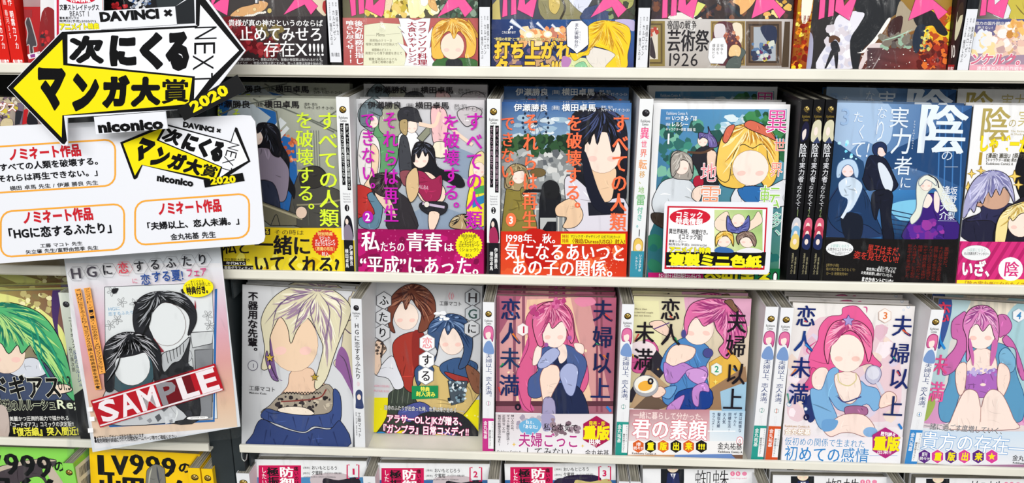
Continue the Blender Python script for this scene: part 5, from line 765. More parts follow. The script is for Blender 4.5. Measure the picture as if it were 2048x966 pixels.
def s_fuf(n, col):
    def d(A):
        A.fm(0, 0, 'mm').R(0, 0, 13, 182, 'f0f1f5'); emblem(A, 6.5, 13, 2.7, 'a8842c'); kadokawa(A, 19, INKD)
        A.P('1 36 2 29 6 26 11 28 12 36 11 44 9 40 3 41', 'd8609c', 1, '8a3060', .3).E(6.2, 36, 3, 5, 'fbe8e0').P('1 56 3 46 8 43 12 50 12 58', '7c9cd0', 1).P('1.5 35 3 29 7 27 11 30 11 37 8 33 4 34', 'e478a8', 1)
        A.T('夫婦以上、恋人未満。', 3.6, 58, 10.4, 111, '28407c', 0, v=1).hexa(6.5, 116, 2.6, 'f4f4f6', 'a0b0b0', .25).T(str(n), 5.6, 113.6, 7.4, 118.4, col, .02)
        for k in range(2): A.T(('More than a married', 'couple, but not lovers')[k], 6.8-k*1.6, 122, 7.6-k*1.6, 133, 'b0b0b8', v=1)
        A.R(0, 134, 13, 182, col).R(6.8, 137, 13, 171, 'f4f5f7').T('金丸祐基', 1.4, 137, 5.4, 159, 'ffffff', .01, v=1).T('擬似夫婦ラブコメ!', 7.6, 148, 9.8, 170, '2a2c3c', .03, v=1).T('ギャル×非リアの', 10.6, 138, 12.2, 158, '6a6c7c', 0, v=1).T('角川書店', 2.6, 175, 10.4, 178.5, '2a2c3c', .02)
    return d
def s_hg(A):
    A.fm(0, 0, 'mm').R(0, 0, 13, 182, 'e6e8ec'); emblem(A, 6.5, 10, 2.4, '2a2a2e'); kadokawa(A, 14.5, INKD)
    A.T('HGに恋するふたり', 3.6, 26, 9.4, 92, INKD, 0, v=1, mi=.01).T('〈1〉', 3.6, 95, 9.4, 100, 'ec8c9c', .01).P('3 118 3 108 7 104 11 107 11 116 12 126 3 126', '3c4870', 1).E(7, 113, 2.4, 3.4, 'f6dfd0').R(2.4, 124, 11, 126.4, '34406c').T('工藤マコト', 4.6, 131, 8.6, 162, INKD, 0, v=1).T('原案 矢立肇 富野由悠季', 2.2, 131, 3.6, 160, '6a6a70', 0, v=1).T('角川書店', 2.6, 175, 10.4, 178, '2a2c3c', 0)
def s_cod(A):
    A.fm(0, 0, 'mm').G(0, 0, 13, 182, 'e4e8dc d8dcd4 c8d4a8 6a8c5c'); emblem(A, 6.5, 13, 2.6, '2a2a2e'); A.T('コードギアス', 6.4, 27, 10.4, 64, INKD, .03, v=1).T('反逆のルルーシュ', 6.4, 66, 10.4, 110, '2c3c84', .01, v=1).T('谷口廣次朗', 2.2, 62, 5.6, 92, INKD, 0, v=1).P('0 120 13 110 13 182 0 182', '15161a', 0)
# ------------------------------------------------------------------ volumes on the shelves
FB, SB = face_book, spine_book
def S(row, tlx, ty, trx, blx, by, brx): return [(tlx, ty), (trx, ty+1), (brx, by+1), (blx, by)]
g2 = 'white-grey volumes on the middle shelf'
def cps(short, n=2, dz=.011, step=.0165, back=1):
    r = [(step*(i+1), 0, ('copy directly behind the front one in the stack of ', 'third copy back in the stack of ', 'fourth copy back in the stack of ')[i]+short) for i in range(n)]
    if back: r.append((step*(n+1)+.004, dz, 'raised rearmost copy peeping over the stack of '+short))
    return r
# middle shelf
FB('manga with classroom cover, lime lettering and yellow band beside the white card', 2, [None, (683, 197), (688, 545), None], 'a5a99c', draw=d_2a, band='f0d420', bandtop=(600, 456), copies=cps('lime-lettered classroom manga', 1))
FB('manga with street crowd cover, magenta lettering and crimson band', 2, [(714, 197), (967, 200), (970, 550), (716, 547)], 'd0cfd4', draw=d_2b, band='a00c5a', bandtop=(840, 459), copies=cps('magenta-lettered crowd manga', 1))
FB('manga with ferris wheel cover, orange lettering and red band', 2, [(1004, 203), (1263, 206), (1252, 556), (1001, 550)], '2b5f9c', draw=d_2c, band='d43018', bandtop=(1120, 463), copies=cps('orange-lettered ferris wheel manga', 1))
FB('white-bordered fantasy manga with forest cover behind the red-framed card', 2, [(1307, 205), (1581, 209), (1556, 564), (1293, 558)], 'f1f1f3', draw=d_2d, wh=.4, ww=.4, band='1a7048', bandtop=(1440, 543), copies=cps('white-bordered forest fantasy manga', 2))
FB('manga with moonlit blue city cover and black band', 2, [(1678, 206), (1942, 210), (1907, 569), (1640, 562)], '3a6ea8', draw=d_2e, wh=.4, band='141213', bandtop=(1780, 478), copies=cps('moonlit blue city manga', 1))
FB('white comic spin-off volume with gold title and pink striped band at right edge', 2, [(1948, 209), None, None, (1910, 569)], 'f0f0f2', draw=d_2f, band='d8327e', bandtop=(1960, 483), copies=cps('gold-titled white comic', 1))
def riser2(x0, x1, row, y0, b, h=.0112): riser(float(P3(x0, 400, .03)[0]), float(P3(x1, 400, .03)[0]), row, h, b, y0)
riser2(424, 683, 2, .0405, right_bay); riser2(716, 968, 2, .0405, right_bay); riser2(1004, 1258, 2, .0405, right_bay); riser2(1320, 1565, 2, .057, right_bay); riser2(1665, 1915, 2, .0405, right_bay); riser2(1945, 2200, 2, .0405, right_bay)
SB('white spine volume numbered 1 between classroom manga and crowd manga', 2, S(2, 672, 193, 698, 687, 546, 712), 'eef0f2', draw=s_brk(1))
SB('white spine volume numbered 2 between crowd manga and ferris wheel manga', 2, S(2, 974, 197, 1001, 974, 548, 999), 'eef0f2', draw=s_brk(2))
SB('white and teal spine volume with pink-to-green vertical title', 2, S(2, 1279, 197, 1308, 1259, 553, 1283), 'eef0f2', draw=s_isk, w0=.014)
SB('black spine volume numbered 1, leftmost of the three black spines', 2, S(2, 1604, 198, 1626, 1570, 560, 1592), '141417', draw=s_shd(1), w0=.0115)
SB('black spine volume numbered 2, middle of the three black spines', 2, S(2, 1628, 198, 1650, 1594, 561, 1614), '141417', draw=s_shd(2), w0=.0115)
SB('black spine volume numbered 2, rightmost of the three black spines beside the blue cover', 2, S(2, 1652.5, 198, 1675, 1615.5, 562, 1637), '141417', draw=s_shd(2), w0=.0115)
# third shelf
FB('manga with pale blonde figure in navy blouse on grey cover', 3, [(485, 568), None, None, (483, 893)], 'd4d6da', draw=d_3a, t=.012, w0=.127, copies=[(.016, 0, 'copy behind the grey cover manga with the navy blouse figure')])
FB('manga with hexagon title, two figures and yellow foot, set back from the lip', 3, [(748, 566), (962, 570), (959, 888), (737, 886)], 'd6d8dc', draw=d_3b, y0=.05, t=.014, copies=[(.017, 0, 'copy behind the hexagon-titled manga')], name='manga_volume')
FB('pink manga numbered 1 with long pink hair figure and white band', 3, [(994, 592), (1233, 594), (1223, 912), (990, 904)], 'b0627c', draw=d_3c, band='eef0f4', bandtop=(1110, 827), copies=cps('pink manga numbered 1', 2, .012))
FB('manga numbered 2 with kitchen scene and row of hexagons on its band', 3, [(1269, 592), (1502, 597), (1484, 922), (1254, 913)], 'dcd0b0', draw=d_3d, band='f2f0f0', bandtop=(1330, 818), copies=cps('kitchen scene manga numbered 2', 2, .012))
FB('white manga numbered 3 with pink ponytail figure in blue shirt', 3, [(1590, 606), (1827, 611), (1801, 933), (1556, 925)], 'f0ecea', draw=d_3e, band='f0eaee', bandtop=(1660, 850), copies=cps('white manga numbered 3', 2, .012))
FB('manga numbered 4 with seated pink-haired figure in blue shirt at right edge', 3, [(1878, 597), None, None, (1833, 930)], 'e4dcd8', draw=d_3f, y0=.02, band='e8eef4', bandtop=(1940, 862), copies=[(.016, 0, 'copy behind the manga numbered 4')])
for a, b in ((997, 1228), (1270, 1496), (1585, 1822)): riser(float(P3(a, 760, .03)[0]), float(P3(b, 760, .03)[0]), 3, .0122, right_bay, .057)
SB('grey-white spine volume with hexagon manga title beside the wrapped gap', 3, S(3, 700, 597, 724, 711, 893, 730), 'e6e8ec', draw=s_hg, w0=.0125)
SB('white spine volume numbered 1 with magenta foot', 3, S(3, 965.6, 604, 989, 965, 903, 987), 'f0f1f5', draw=s_fuf(1, 'c8388c'), w0=.0125)
SB('white spine volume numbered 2 with teal foot right of the pink manga', 3, S(3, 1244, 608, 1269, 1230, 912, 1253), 'f0f1f5', draw=s_fuf(2, '2c9c90'), w0=.0125)
SB('second white spine volume numbered 2 with teal foot, beside the orange-footed spine', 3, S(3, 1531, 613, 1558, 1501, 920, 1524), 'f0f1f5', draw=s_fuf(2, '2c9c90'), w0=.0125)
SB('white spine volume numbered 3 with orange foot', 3, S(3, 1562, 615, 1588, 1529, 922, 1553), 'f0f1f5', draw=s_fuf(3, 'd8582c'), w0=.0125)
SB('white spine volume numbered 4 with blue foot at the right', 3, S(3, 1863, 619, 1888, 1806, 930, 1831), 'f0f1f5', draw=s_fuf(4, '3c8cd0'), w0=.0125)
# top shelf
def T1(bl, br): return [None, None, (br, 133) if br else None, (bl, 133) if bl else None]
TW = dict(h0=.182, wh=30, y0=.006)
FB('war manga with rose band and white shouting lines on the top shelf', 1, T1(None, 655), '3a3a3e', draw=d_1a, band='201f22', bandtop=(520, 33), **TW)
FB('war manga with red menu band and blond figure on the top shelf', 1, T1(688, 956), '4a4c40', draw=d_1b, band='b85858', bandtop=(800, 36), **TW)
FB('war manga with blue rocket band and yellow shouting lines on the top shelf', 1, T1(983, 1266), '4a4a3c', draw=d_1c, band='1f4888', bandtop=(1120, 39), ww=.4, **TW)
FB('war manga with grey picture gallery band on the top shelf', 1, T1(1298, 1578), '3c2c34', draw=d_1d, band='c4bfbc', bandtop=(1430, 39), ww=.4, **TW)
FB('war manga without band, fiery dark cover with a small rifle figure', 1, T1(1610, 1890), '2c2a2c', draw=d_1e, ww=.4, **TW)
FB('war manga with hazy battle band at the right end of the top shelf', 1, T1(1936, None), 'c8bc90', draw=d_1f, band='b0a8b4', bandtop=(1990, 38), **TW)
SB('white-footed war manga spine hanging slightly high beside the rose band manga', 1, [(None), None, (684, 112), (660, 110)], '1e2124', draw=s_war(), lift=.012, wh=30, w0=.0125)
SB('white-footed war manga spine left of the rocket band manga', 1, [None, None, (981, 134), (959, 133)], '1e2124', draw=s_war(), wh=30, w0=.0125)
SB('white-footed war manga spine left of the picture gallery manga', 1, [None, None, (1294, 135), (1270, 134)], '1e2124', draw=s_war(), wh=30, w0=.0125)
SB('flame-coloured war manga spine on the top shelf', 1, [None, None, (1610, 137), (1580, 137)], 'a83018', draw=s_fire, wh=30, w0=.0135)
SB('dark war manga spine with a small portrait near the right end', 1, [None, None, (1908, 138), (1890, 138)], '1c1a1c', draw=s_dark, wh=30, w0=.009)
SB('white-footed war manga spine at the right end of the top shelf', 1, [None, None, (1933, 139), (1910, 138)], '1e2124', draw=s_war(), wh=30, w0=.0125)
# left bay
SB('red spine volume with white head cut by the left edge', 1, [None, None, (25, 122), (0, 122)], 'd8241c', draw=s_red(0), wh=30, w0=.013)
SB('second red spine volume with white head from the left edge', 1, [None, None, (52, 122), (27, 122)], 'd8241c', draw=s_red(1), wh=30, w0=.013)
FB('red cover volume with tiny grey figure right of the red spines', 1, T1(58, None), 'b02428', draw=d_l1, band=None, **TW)
FB('volume with crowded brown and red cover behind the arrow sign', 2, [None, (104, 196), None, None], 'a89c84', draw=d_l2, y0=.02, copies=[])
FB('manga with green-haired figure and black band at the left edge', 3, [None, (121, 580), (160, 878), None], 'c8c878', draw=d_green, band='15161a', bandtop=(90, 801), y0=.012, w0=.148, h0=.182, wh=.4, copies=[(.016, 0, 'copy behind the green-haired figure manga'), (.034, .010, 'raised rearmost copy over the green-haired figure manga')])
SB('pale spine volume with black vertical title behind the poster edge', 3, [(117, 585), (141, 586), (187, 878), (163, 877)], 'e4e8dc', draw=s_cod, w0=.013)
FB('green manga with black nine-nine-nine lettering at the bottom left', 4, [None, (148, 908), None, None], '8edc5c', draw=lambda A: d_lvg(A), w0=.148, h0=.193, wh=30, copies=[(.018, 0, 'copy behind the green nine-nine-nine manga')])
FB('yellow manga with black nine-nine-nine lettering below the poster', 4, [(178, 903), (400, 908), None, None], 'f8cc18', draw=d_lvy, w0=.128, h0=.193, wh=30, ww=.4, copies=[(.018, 0, 'copy behind the yellow nine-nine-nine manga')])
def s_plain(c, e='b08a2a', bar=0):
    def d(A): A.fm(0, 0, 'mm').R(0, 0, 13, 182, c); emblem(A, 6.5, 12, 3, e)
    return d
def d_bar(A):
    A.fm(0, 880, 4.267).P('640 232 772 118 772 300 772 520 690 520', 'ecebe4', 0)
    rn = random.Random(4); x = 672
    while x < 768: w_ = rn.choice((2, 3, 5)); y = 240-(x-672)*.86; A.P([x, y, x+w_, y-w_*.86, x+w_+8, y+78-w_*.9, x+8, y+80], '16161a', 0); y += 110; A.P([x+18, y, x+18+w_, y-w_*.86, x+w_+26, y+78-w_*.9, x+26, y+80], '16161a', 0); x += w_+rn.choice((2, 3, 4))
def shelf4(lb, x0, x1, c, y=948, **k): SB(lb, 4, [(x0, y), (x1, y+1), None, None], c, draw=s_plain(c), h0=.182, wh=30, w0=.0135, **k)
SB('green spine volume with a barcode side between the green and yellow manga', 4, [(124, 934), (146, 934), None, None], '8edc5c', draw=s_plain('8edc5c'), h0=.193, wh=30, w0=.0135, side='8edc5c', sidedraw=d_bar)
SB('yellow spine volume nearest the yellow manga', 4, [(375, 944), (399, 945), None, None], 'f8cc18', draw=s_plain('f8cc18'), h0=.193, wh=30, w0=.013)
SB('yellow spine volume beside the dark post', 4, [(402, 946), (424, 947), None, None], 'f8cc18', draw=s_plain('f8cc18'), h0=.193, wh=30, w0=.013)
for k, (n, a, b, c, d) in enumerate((('leftmost', 508.4, 920.6, 734, 922), ('middle', 755, 926.5, 980, 928), ('rightmost', 1009, 924, 1231, 925))):
    FB(n+' of the three white manga with crimson title panels, bracketed number '+str(k+1), 4, [(a, b), (c, d), None, None], 'eceef0', draw=(d_4a, d_4b, d_4c)[k], h0=.182, ww=1, wh=1, copies=[(.0165, .0, 'copy right behind the '+n+' crimson panel manga'), (.033, .0, 'rear copy behind the '+n+' crimson panel manga')])
for k, (a, b, c, d, lb) in enumerate(((1286, 934.6, 1508.5, 938, 'first white manga with thin black insect title left of centre on the bottom shelf'), (1546, 951, 1774.5, 954, 'second white manga with thin black insect title on the bottom shelf'), (1833, 953, 2050, 958, 'third white manga with thin black insect title at the bottom right'))):
    FB(lb, 4, [(a, b), (c, d), None, None], 'eeeff2', draw=(d_4d, d_4e, d_4f)[k], h0=.182, copies=[(.0165, 0, 'copy behind the '+lb.split(' on the')[0].split(' at the')[0].split(' left')[0])])
shelf4('white spine volume at the left end of the bottom shelf under the hook', 472, 498, 'e8eaee', 950)
shelf4('white spine volume between leftmost and middle crimson panel manga', 726, 750, 'e8eaee', 955)
shelf4('white spine volume between middle and rightmost crimson panel manga', 975, 999, 'e8eaee', 960)
shelf4('white spine volume touching the rightmost crimson panel manga', 1238, 1259, 'e8eaee', 962)
shelf4('white spine volume left of the first insect title manga', 1261, 1282, 'e8eaee', 962)
shelf4('white spine volume between first and second insect title manga', 1516, 1542, 'e8eaee', 968)
shelf4('white spine volume between second and third insect title manga', 1792, 1818, 'e8eaee', 972)
# ------------------------------------------------------------------ signs and cards
def sign_face(px, py, y, lean, roll, yaw=0):
    U, V = basis(R(lean), R(roll), R(yaw)); return Face(P3(px, py, y), U, V)
def board(name, face, pts, fr, th, m, parent, off=0, sm=0):
    p = np.array(pts.split(), float).reshape(-1, 2); p = catmull(p, 4) if sm else p
    uv = face.uv(fr[0]+p[:, 0]/fr[2], fr[1]+p[:, 1]/fr[2]); n = len(uv)
    t = [tuple(x) for x in tessellate_polygon([[Vector((*a, 0)) for a in uv]])]
    V = [(a[0], off, a[1]) for a in uv]+[(a[0], off+th, a[1]) for a in uv]
    F = t+[tuple(i+n for i in x[::-1]) for x in t]+[(i, (i+1) % n, n+(i+1) % n, n+i) for i in range(n)]
    return mesh(name, V, F, m, parent)
def rr(x0, y0, x1, y1, r, sl=0):          # rounded rectangle; sl: how far the top edge rises from left to right
    o = []
    for cx, cy, a0 in ((x1-r, y0+r, -90), (x1-r, y1-r, 0), (x0+r, y1-r, 90), (x0+r, y0+r, 180)):
        for k in range(5): a = R(a0+22.5*k); X = cx+r*math.cos(a); o += [X, cy+r*math.sin(a)-sl*(X-x0)/(x1-x0)]
    return o
def logo(A, M, wmul=1):
    """the award logo: M maps the big sign's crop coordinates"""
    q = lambda *p: np.array([M(p[i], p[i+1]) for i in range(0, len(p), 2)])
    def ST(P, col): A.P(P, col, 0)
    ST(q(50, 565, 400, 205, 1270, 165, 1282, -20, 1310, -20, 1572, 325, 1345, 582, 1250, 650, 1240, 700, 412, 745, 432, 905, 415, 930, 400, 925), '0c0c0e')
    ST(q(88, 568, 402, 255, 408, 420, 1236, 502, 1216, 668, 402, 742, 398, 886), 'f2e210')
    ST(q(436, 222, 1262, 178, 1285, 165, 1290, 30, 1540, 325, 1350, 510, 1250, 640, 1256, 492, 436, 408), 'eef0f6')
    ST(q(88, 568, 402, 255, 404, 425, 1238, 505, 1216, 670, 402, 742, 398, 886), 'f2e210')
    for t, (x0, y0, x1, y1) in (('次', (445, 232, 672, 415)), ('に', (705, 228, 880, 435)), ('く', (898, 212, 1052, 452)), ('る', (1066, 208, 1220, 462))): GL(A, t, q(x0, y0, x1, y0-8, x1, y1, x0, y1-8), '0c0c0e', .085 if t != '次' else .06)
    for t, (x0, y0, x1, y1) in (('マ', (245, 432, 425, 722)), ('ン', (465, 470, 640, 720)), ('ガ', (658, 478, 838, 700)), ('大', (842, 490, 1035, 692)), ('賞', (1042, 506, 1216, 670))): GL(A, t, q(x0, y0, x1, y0+6, x1, y1-14, x0, y1), '0c0c0e', .085 if t in 'マンガ' else (.07 if t == '大' else .022))
    for t, b in (('N', (1255, 170, 1396, 250)), ('E', (1252, 272, 1386, 346)), ('X', (1244, 352, 1376, 448)), ('T', (1256, 470, 1372, 540))):
        x0, y0, x1, y1 = b; GL(A, t, q(x1, y0, x1, y1, x0, y1+4, x0, y0+4), '0c0c0e', -.012)
def GL(A, ch, quad, col, w):
    """one glyph stretched to the four corners TL TR BR BL"""
    w0 = 0 if ord(ch) > 0x3400 else min(w, .05); v, f = glyph(ch, w0); sh = [(0, 0)]; w = w-w0
    if w > .012: sh += [(w*math.cos(k*math.pi/5), w*math.sin(k*math.pi/5)) for k in range(10)]; v = v[:]
    m_ = w if len(sh) > 1 else 0; lo, hi = v.min(0)-m_, v.max(0)+m_; z = A.z(); A.k += 3
    for ci, d in enumerate(sh):
        s = (v+np.array(d)-lo)/(hi-lo); a, b = s[:, :1], s[:, 1:]
        P = quad[3]*(1-a)*(1-b)+quad[2]*a*(1-b)+quad[1]*a*b+quad[0]*(1-a)*b
        A.put(A.m(P), f, lin(col), z-1.3e-6*ci)
# big arrow sign
fa = sign_face(250, 200, -.055, 6, 0); ra = empty('award_sign', 'large die-cut award sign, black edged yellow and white double arrow', 'sign', fa.M())
fr = (0, 0, 3.22)
board('arrow_board', fa, '45 565 398 198 640 188 640 72 1130 42 1268 -60 1300 -60 1582 325 1400 560 1240 700 640 745 434 760 436 935 405 940', fr, .0012, CARD, ra)
A = Art(fa, 9, 9, fr, clip=False); A.to('arrow_print'); A.R(1262, -60, 1290, 160, '0c0c0e').P('1130 42 1250 -30 1256 150 1140 155', '23262a', 0).L([1250, -40, 1256, 150, 1140, 157], 2, 'b8babe', sm=0); logo(A, lambda x, y: (x, y)); A.build({'*': ra})
for nm, pl, tx in (('name_plate', '640 72 1130 42 1142 158 652 190', ('DAVINCI ×', 650, 82, 1118, 138, .06, 3.4)), ('name_plate', '608 752 1070 716 1084 828 622 864', ('niconico', 640, 788, 1062, 852, .055, 4.2)), ('year_plate', '1143 700 1530 480 1588 584 1190 778', ('2020', 1250, 660, 1520, 722, .05, 27))):
    dk = nm == 'year_plate'; pb = board(nm, fa, pl, fr, .0008, mat('black_card', '0d0d0f', .35, .3) if dk else CARD, ra, -.0010)
    A = Art(fa, 9, 9, fr, clip=False); A.k = 200; A.to('lettering').T(tx[0], *tx[1:5], 'f2e210' if dk else '0c0c0e', tx[5], rot=tx[6]); A.build({'*': pb})
for b in ('432 755 608 745 610 815 440 825', '1070 705 1150 700 1158 760 1075 765'): board('clear_clip', fa, b, fr, .003, CLEAR, ra, -.003)
arm = tube('clear_arm', [(0, .0015, 0), (0, .03, -.01), (.002, .050, -.022)], .0018, CLEAR, ra)
# white nominee card
fc = sign_face(260, 380, -.045, 8, 4.6); rc = empty('nominee_card', 'white rounded card with three orange framed boxes and small award logo', 'sign', fc.M())
fr = (0, 220, 2.841)
board('card_panel', fc, '0 92 1380 28 1425 32 1450 66 1506 720 1498 748 1470 762 0 872 -300 893 -330 872 -330 205 -300 182', fr, .001, CARD, rc)
A = Art(fc, 9, 9, fr, clip=False); A.to('card_print')
def rframe(x0, y0, x1, y1, r, sl, w_):
    p = np.array(rr(x0, y0, x1, y1, r, sl)).reshape(-1, 2); A.L(np.vstack([p, p[:1]]), w_, 'f2a83c', sm=0)
rframe(-260, 224, 655, 486, 60, 58, 10); rframe(5, 578, 706, 836, 60, 46, 10); rframe(768, 520, 1416, 768, 60, 46, 10)
RD_ = 'c8202c'
for t, x0, y0, x1, y1, c, w_ in (('ノミネート作品', 52, 220, 470, 288, RD_, .045), ('『すべての人類を破壊する。', -50, 308, 596, 352, '141418', .03), ('それらは再生できない。」', -10, 370, 594, 412, '141418', .03), ('横田 卓馬 先生 / 伊勢 勝良 先生'.replace('勢', '瀬'), 58, 430, 566, 458, '141418', .02),
    ('ノミネート作品', 132, 578, 538, 648, RD_, .045), ('「HGに恋するふたり」', 18, 676, 682, 736, '141418', .035), ('工藤 マコト 先生', 230, 758, 474, 783, '141418', .02), ('矢立肇 先生/富野由悠季 先生', 148, 793, 566, 819, '141418', .02),
    ('ノミネート作品', 900, 528, 1266, 598, RD_, .045), ('「夫婦以上、恋人未満。」', 812, 640, 1396, 684, '141418', .035), ('金丸祐基 先生', 972, 702, 1232, 740, '141418', .02)): A.T(t, x0, y0+4, x1, y1, c, w_)
S0 = np.array([[50, 565], [1572, 325], [415, 930], [1300, -20]], float); D0 = np.array([[684, 184], [1424, 292], [766, 394], [1345, 100]], float)
Hm = np.linalg.lstsq(np.hstack([S0, np.ones((4, 1)), (S0[:, :1]-50)*(S0[:, 1:]-565)*1e-3]), D0, rcond=None)[0]
logo(A, lambda x, y: tuple(np.array([x, y, 1, (x-50)*(y-565)*1e-3])@Hm))
A.T('DAVINCI ×', 1040, 66, 1256, 94, '0c0c0e', .06, rot=-14).T('niconico', 892, 362, 1100, 400, '0c0c0e', .05, rot=-13).P('1158 398 1380 356 1392 402 1166 440', '0c0c0e', 0).T('2020', 1200, 384, 1346, 422, 'f2e210', .05, rot=1)
A.build({'*': rc})
# poster in a clear sleeve
fp = sign_face(300, 690, -.03, 8, 5.2); rp = empty('fair_poster', 'pink and white fair poster in a clear sleeve with monochrome drawing and red stamp', 'poster', fp.M())
fr = (120, 500, 2.3)
sl = board('clear_sleeve', fp, '0 -30 740 -40 752 130 845 820 838 850 818 862 40 945 10 100', fr, .0004, CLEAR, rp, -.0028)
board('paper_sheet', fp, '8 -30 728 -60 740 10 830 812 150 930', fr, .0005, CARD, rp)
A = Art(fp, 9, 9, fr, clip=False); A.to('poster_print')
A.P('28 60 60 400 130 760 162 915 812 812 780 560 760 300 742 60', 'f6f2f6', 0)
def pband(a, b, c1, c2):
    L_ = lambda y: 20+ (y)*.155; X0, X1 = (lambda y: 26+y*.153), (lambda y: 736+y*.094)
    V = [(X0(a), a+10), (X1(a), a-42*1), (X1(b), b-42), (X0(b), b+10)]; cc = [lin(c1), lin(c1), lin(c2), lin(c2)]; A.put(A.m(V), [(0, 1, 2, 3)], cc, zz)
zz = A.z(); ks = ['f4f2f8', 'f0dde8', 'eec4d4', 'ecb0bc', 'ecaaa8', 'eeb6a4', 'f0c8ac', 'f4d8c0']; ys = np.linspace(120, 855, 8)
for i in range(7): pband(ys[i], ys[i+1], ks[i], ks[i+1])
A.P('206 170 700 150 724 775 212 805', 'f4f4f6', 0, '55555a', 1.5).P('712 180 724 178 712 790 228 815 224 806 704 780', '2a6cb4', 0)
A.G(600, 375, 704, 700, 'dadadc 8c8c90 7c7c80 c8c8cc', j=.15).P('600 380 706 372 700 430 610 450', 'e2e2e4', 0, INKD).P('620 460 705 455 700 770 630 775', '8f8f94', 0, INKD).P('560 510 610 500 615 560 565 560', 'dcdcde', 0, INKD).E(588, 486, 20, 28, 'd0d0d4', ol=INKD)
for x, y in ((240, 190), (285, 240), (345, 245), (232, 345), (265, 320), (680, 300), (690, 345), (560, 205)):
    for k in range(5): a = k*1.256+.3*x; A.E(x+13*math.cos(a), y+13*math.sin(a), 11, 5, 'e8e8ea', math.degrees(a), 10, '2a2a2e', 1.2)
A.P('240 180 270 175 262 195 245 200', INKD).P('340 240 360 238 352 256', INKD).P('560 180 585 178 575 200 562 196', INKD).T('HGに', 224, 262, 280, 280, '9cc4e4').T('恋するふたり', 224, 286, 345, 302, '9cc4e4')
A.P('430 590 470 500 560 440 600 400 590 520 620 560 640 780 470 785 440 700', '2a2a2e', 1, INKD).D(450, 500, 600, 770, '1a1a1e 3a3a40', 30, 10, 30, 4).P('470 480 540 450 600 400 560 500 520 520 480 560', 'c8c8cc', 1, INKD)
for k in range(6): A.L([490+k*16, 470-k*8, 500+k*14, 520-k*10], 3, INKD)
A.P('215 640 300 650 400 600 460 600 520 700 570 780 215 798', 'd4d4d8', 1, INKD).D(220, 660, 540, 790, '9c9ca2 e4e4e8 5c5c62', 40, 8, 26, 9, k=4)
A.F(492, 340, 88, 100, -10, 'f4f4f6').P('430 400 460 440 480 466 450 460', 'a02838', 1).P('622 230 628 260 622 290', 'a02838', 1)
A.H('400 440 350 380 338 300 360 230 420 195 500 190 570 205 620 260 630 320 610 370 590 390 600 320 570 270 500 240 460 250 420 300 410 350 430 400 450 470', (455, 195), '24242a', '050506', 'b0b0b6', 60, w=7)
A.P('240 620 225 560 270 480 380 460 450 500 430 600 380 660 300 660', '3c5a64', 1, INKD).F(335, 530, 84, 90, 4, 'f4f4f6')
A.H('215 640 208 540 210 440 260 390 330 375 420 400 465 460 468 560 440 600 430 520 400 470 350 480 300 490 262 500 256 560 250 640', (330, 385), '1c1c22', '050506', 'b8b8be', 60, w=6)
AG = 'c01c28'
zt = A.z()
def stamp(p, c): A.put(A.m(np.array(p.split(), float).reshape(-1, 2)), [(0, 1, 2, 3)], lin(c), zt)
A.P('148 688 718 518 760 640 192 812', 'b41c28', 0).P('440 600 600 555 640 680 480 725', '6c1820', 0).P('156 694 713 528 716 534 160 700', 'e8e0e4', 0).P('190 800 752 632 754 640 194 806', 'e8e0e4', 0)
GLs = 'SAMPLE'; cx = np.linspace(168, 715, 7)
for i, ch in enumerate(GLs):
    a, b = cx[i]+5, cx[i+1]-5; f_ = lambda x, v: (x+v*34, 690-(x-168)*.297+8+v*96)
    GL(A, ch, np.array([f_(a, 0), f_(b, 0), f_(b, 1), f_(a, 1)]), 'eee6ea' if ch != 'P' else '8c8a90', .03)
for i, (t, c) in enumerate(zip('HGに恋するふたり', ['4a4650', '4a4650', '2a2a30', 'dc4858', '2a2a30', '2a2a30', '2a2a30', '2a2a30', '2a2a30'])):
    x = 85+i*72.5; y = 106-i*8; A.L(np.array([(x+40*math.cos(R(60*k)), y+36*math.sin(R(60*k))) for k in range(7)]), 1.6, 'dc7884' if t == '恋' else '88888e', sm=0); A.T(t, x-25, y-24, x+25, y+24, c, mi=.02)
A.T('に', 340, 128, 368, 152, 'd83c68').T('恋', 382, 112, 428, 158, '2a4c94', .02).T('する夏!', 432, 98, 580, 146, '2a4c94', .02).T('フェア', 590, 84, 686, 122, 'c83c78', .02)
for p, t, c in (('118 172 148 168 218 560 190 566', 'アニメイト・ゲーマーズ・とらのあな・メロンブックスにて、', 128), ('78 176 106 172 202 634 174 638', '「HGに恋するふたり」コミックスの購入者特典施策を実施中!', 84)):
    A.P(p, 'f2a850', 0); q = np.array(p.split(), float).reshape(-1, 2); n = len(t)
    for i, ch in enumerate(t):
        a0, a1 = (i+.3)/(n+.4), (i+1.15)/(n+.4); L0, L1 = q[0]+(q[3]-q[0])*a0, q[0]+(q[3]-q[0])*a1; R0, R1 = q[1]+(q[2]-q[1])*a0, q[1]+(q[2]-q[1])*a1
        m_ = lambda l, r, k: l+(r-l)*k
        if ch in '・、': c0 = (L0+R1)/2; A.E(c0[0], c0[1], 2.2, 2.2, INKD)
        elif ch in 'ー「」': GL(A, ch, np.array([m_(L0, R0, .85), m_(L1, R1, .85), m_(L1, R1, .15), m_(L0, R0, .15)]) if ch == 'ー' else np.array([m_(L0, R0, .85), m_(L1, R1, .85), m_(L1, R1, .3), m_(L0, R0, .3)]), INKD, .0)
        else: GL(A, ch, np.array([m_(L0, R0, .15), m_(L0, R0, .85), m_(L1, R1, .85), m_(L1, R1, .15)]), INKD, .0)
A.E(645, 168, 70, 44, 'f6e81a', -4).T('オリジナル', 610, 136, 674, 152, INKD, .02).T('イラストを使用した', 586, 152, 704, 168, INKD, .02).T('特典付き。', 594, 168, 706, 200, INKD, .05)
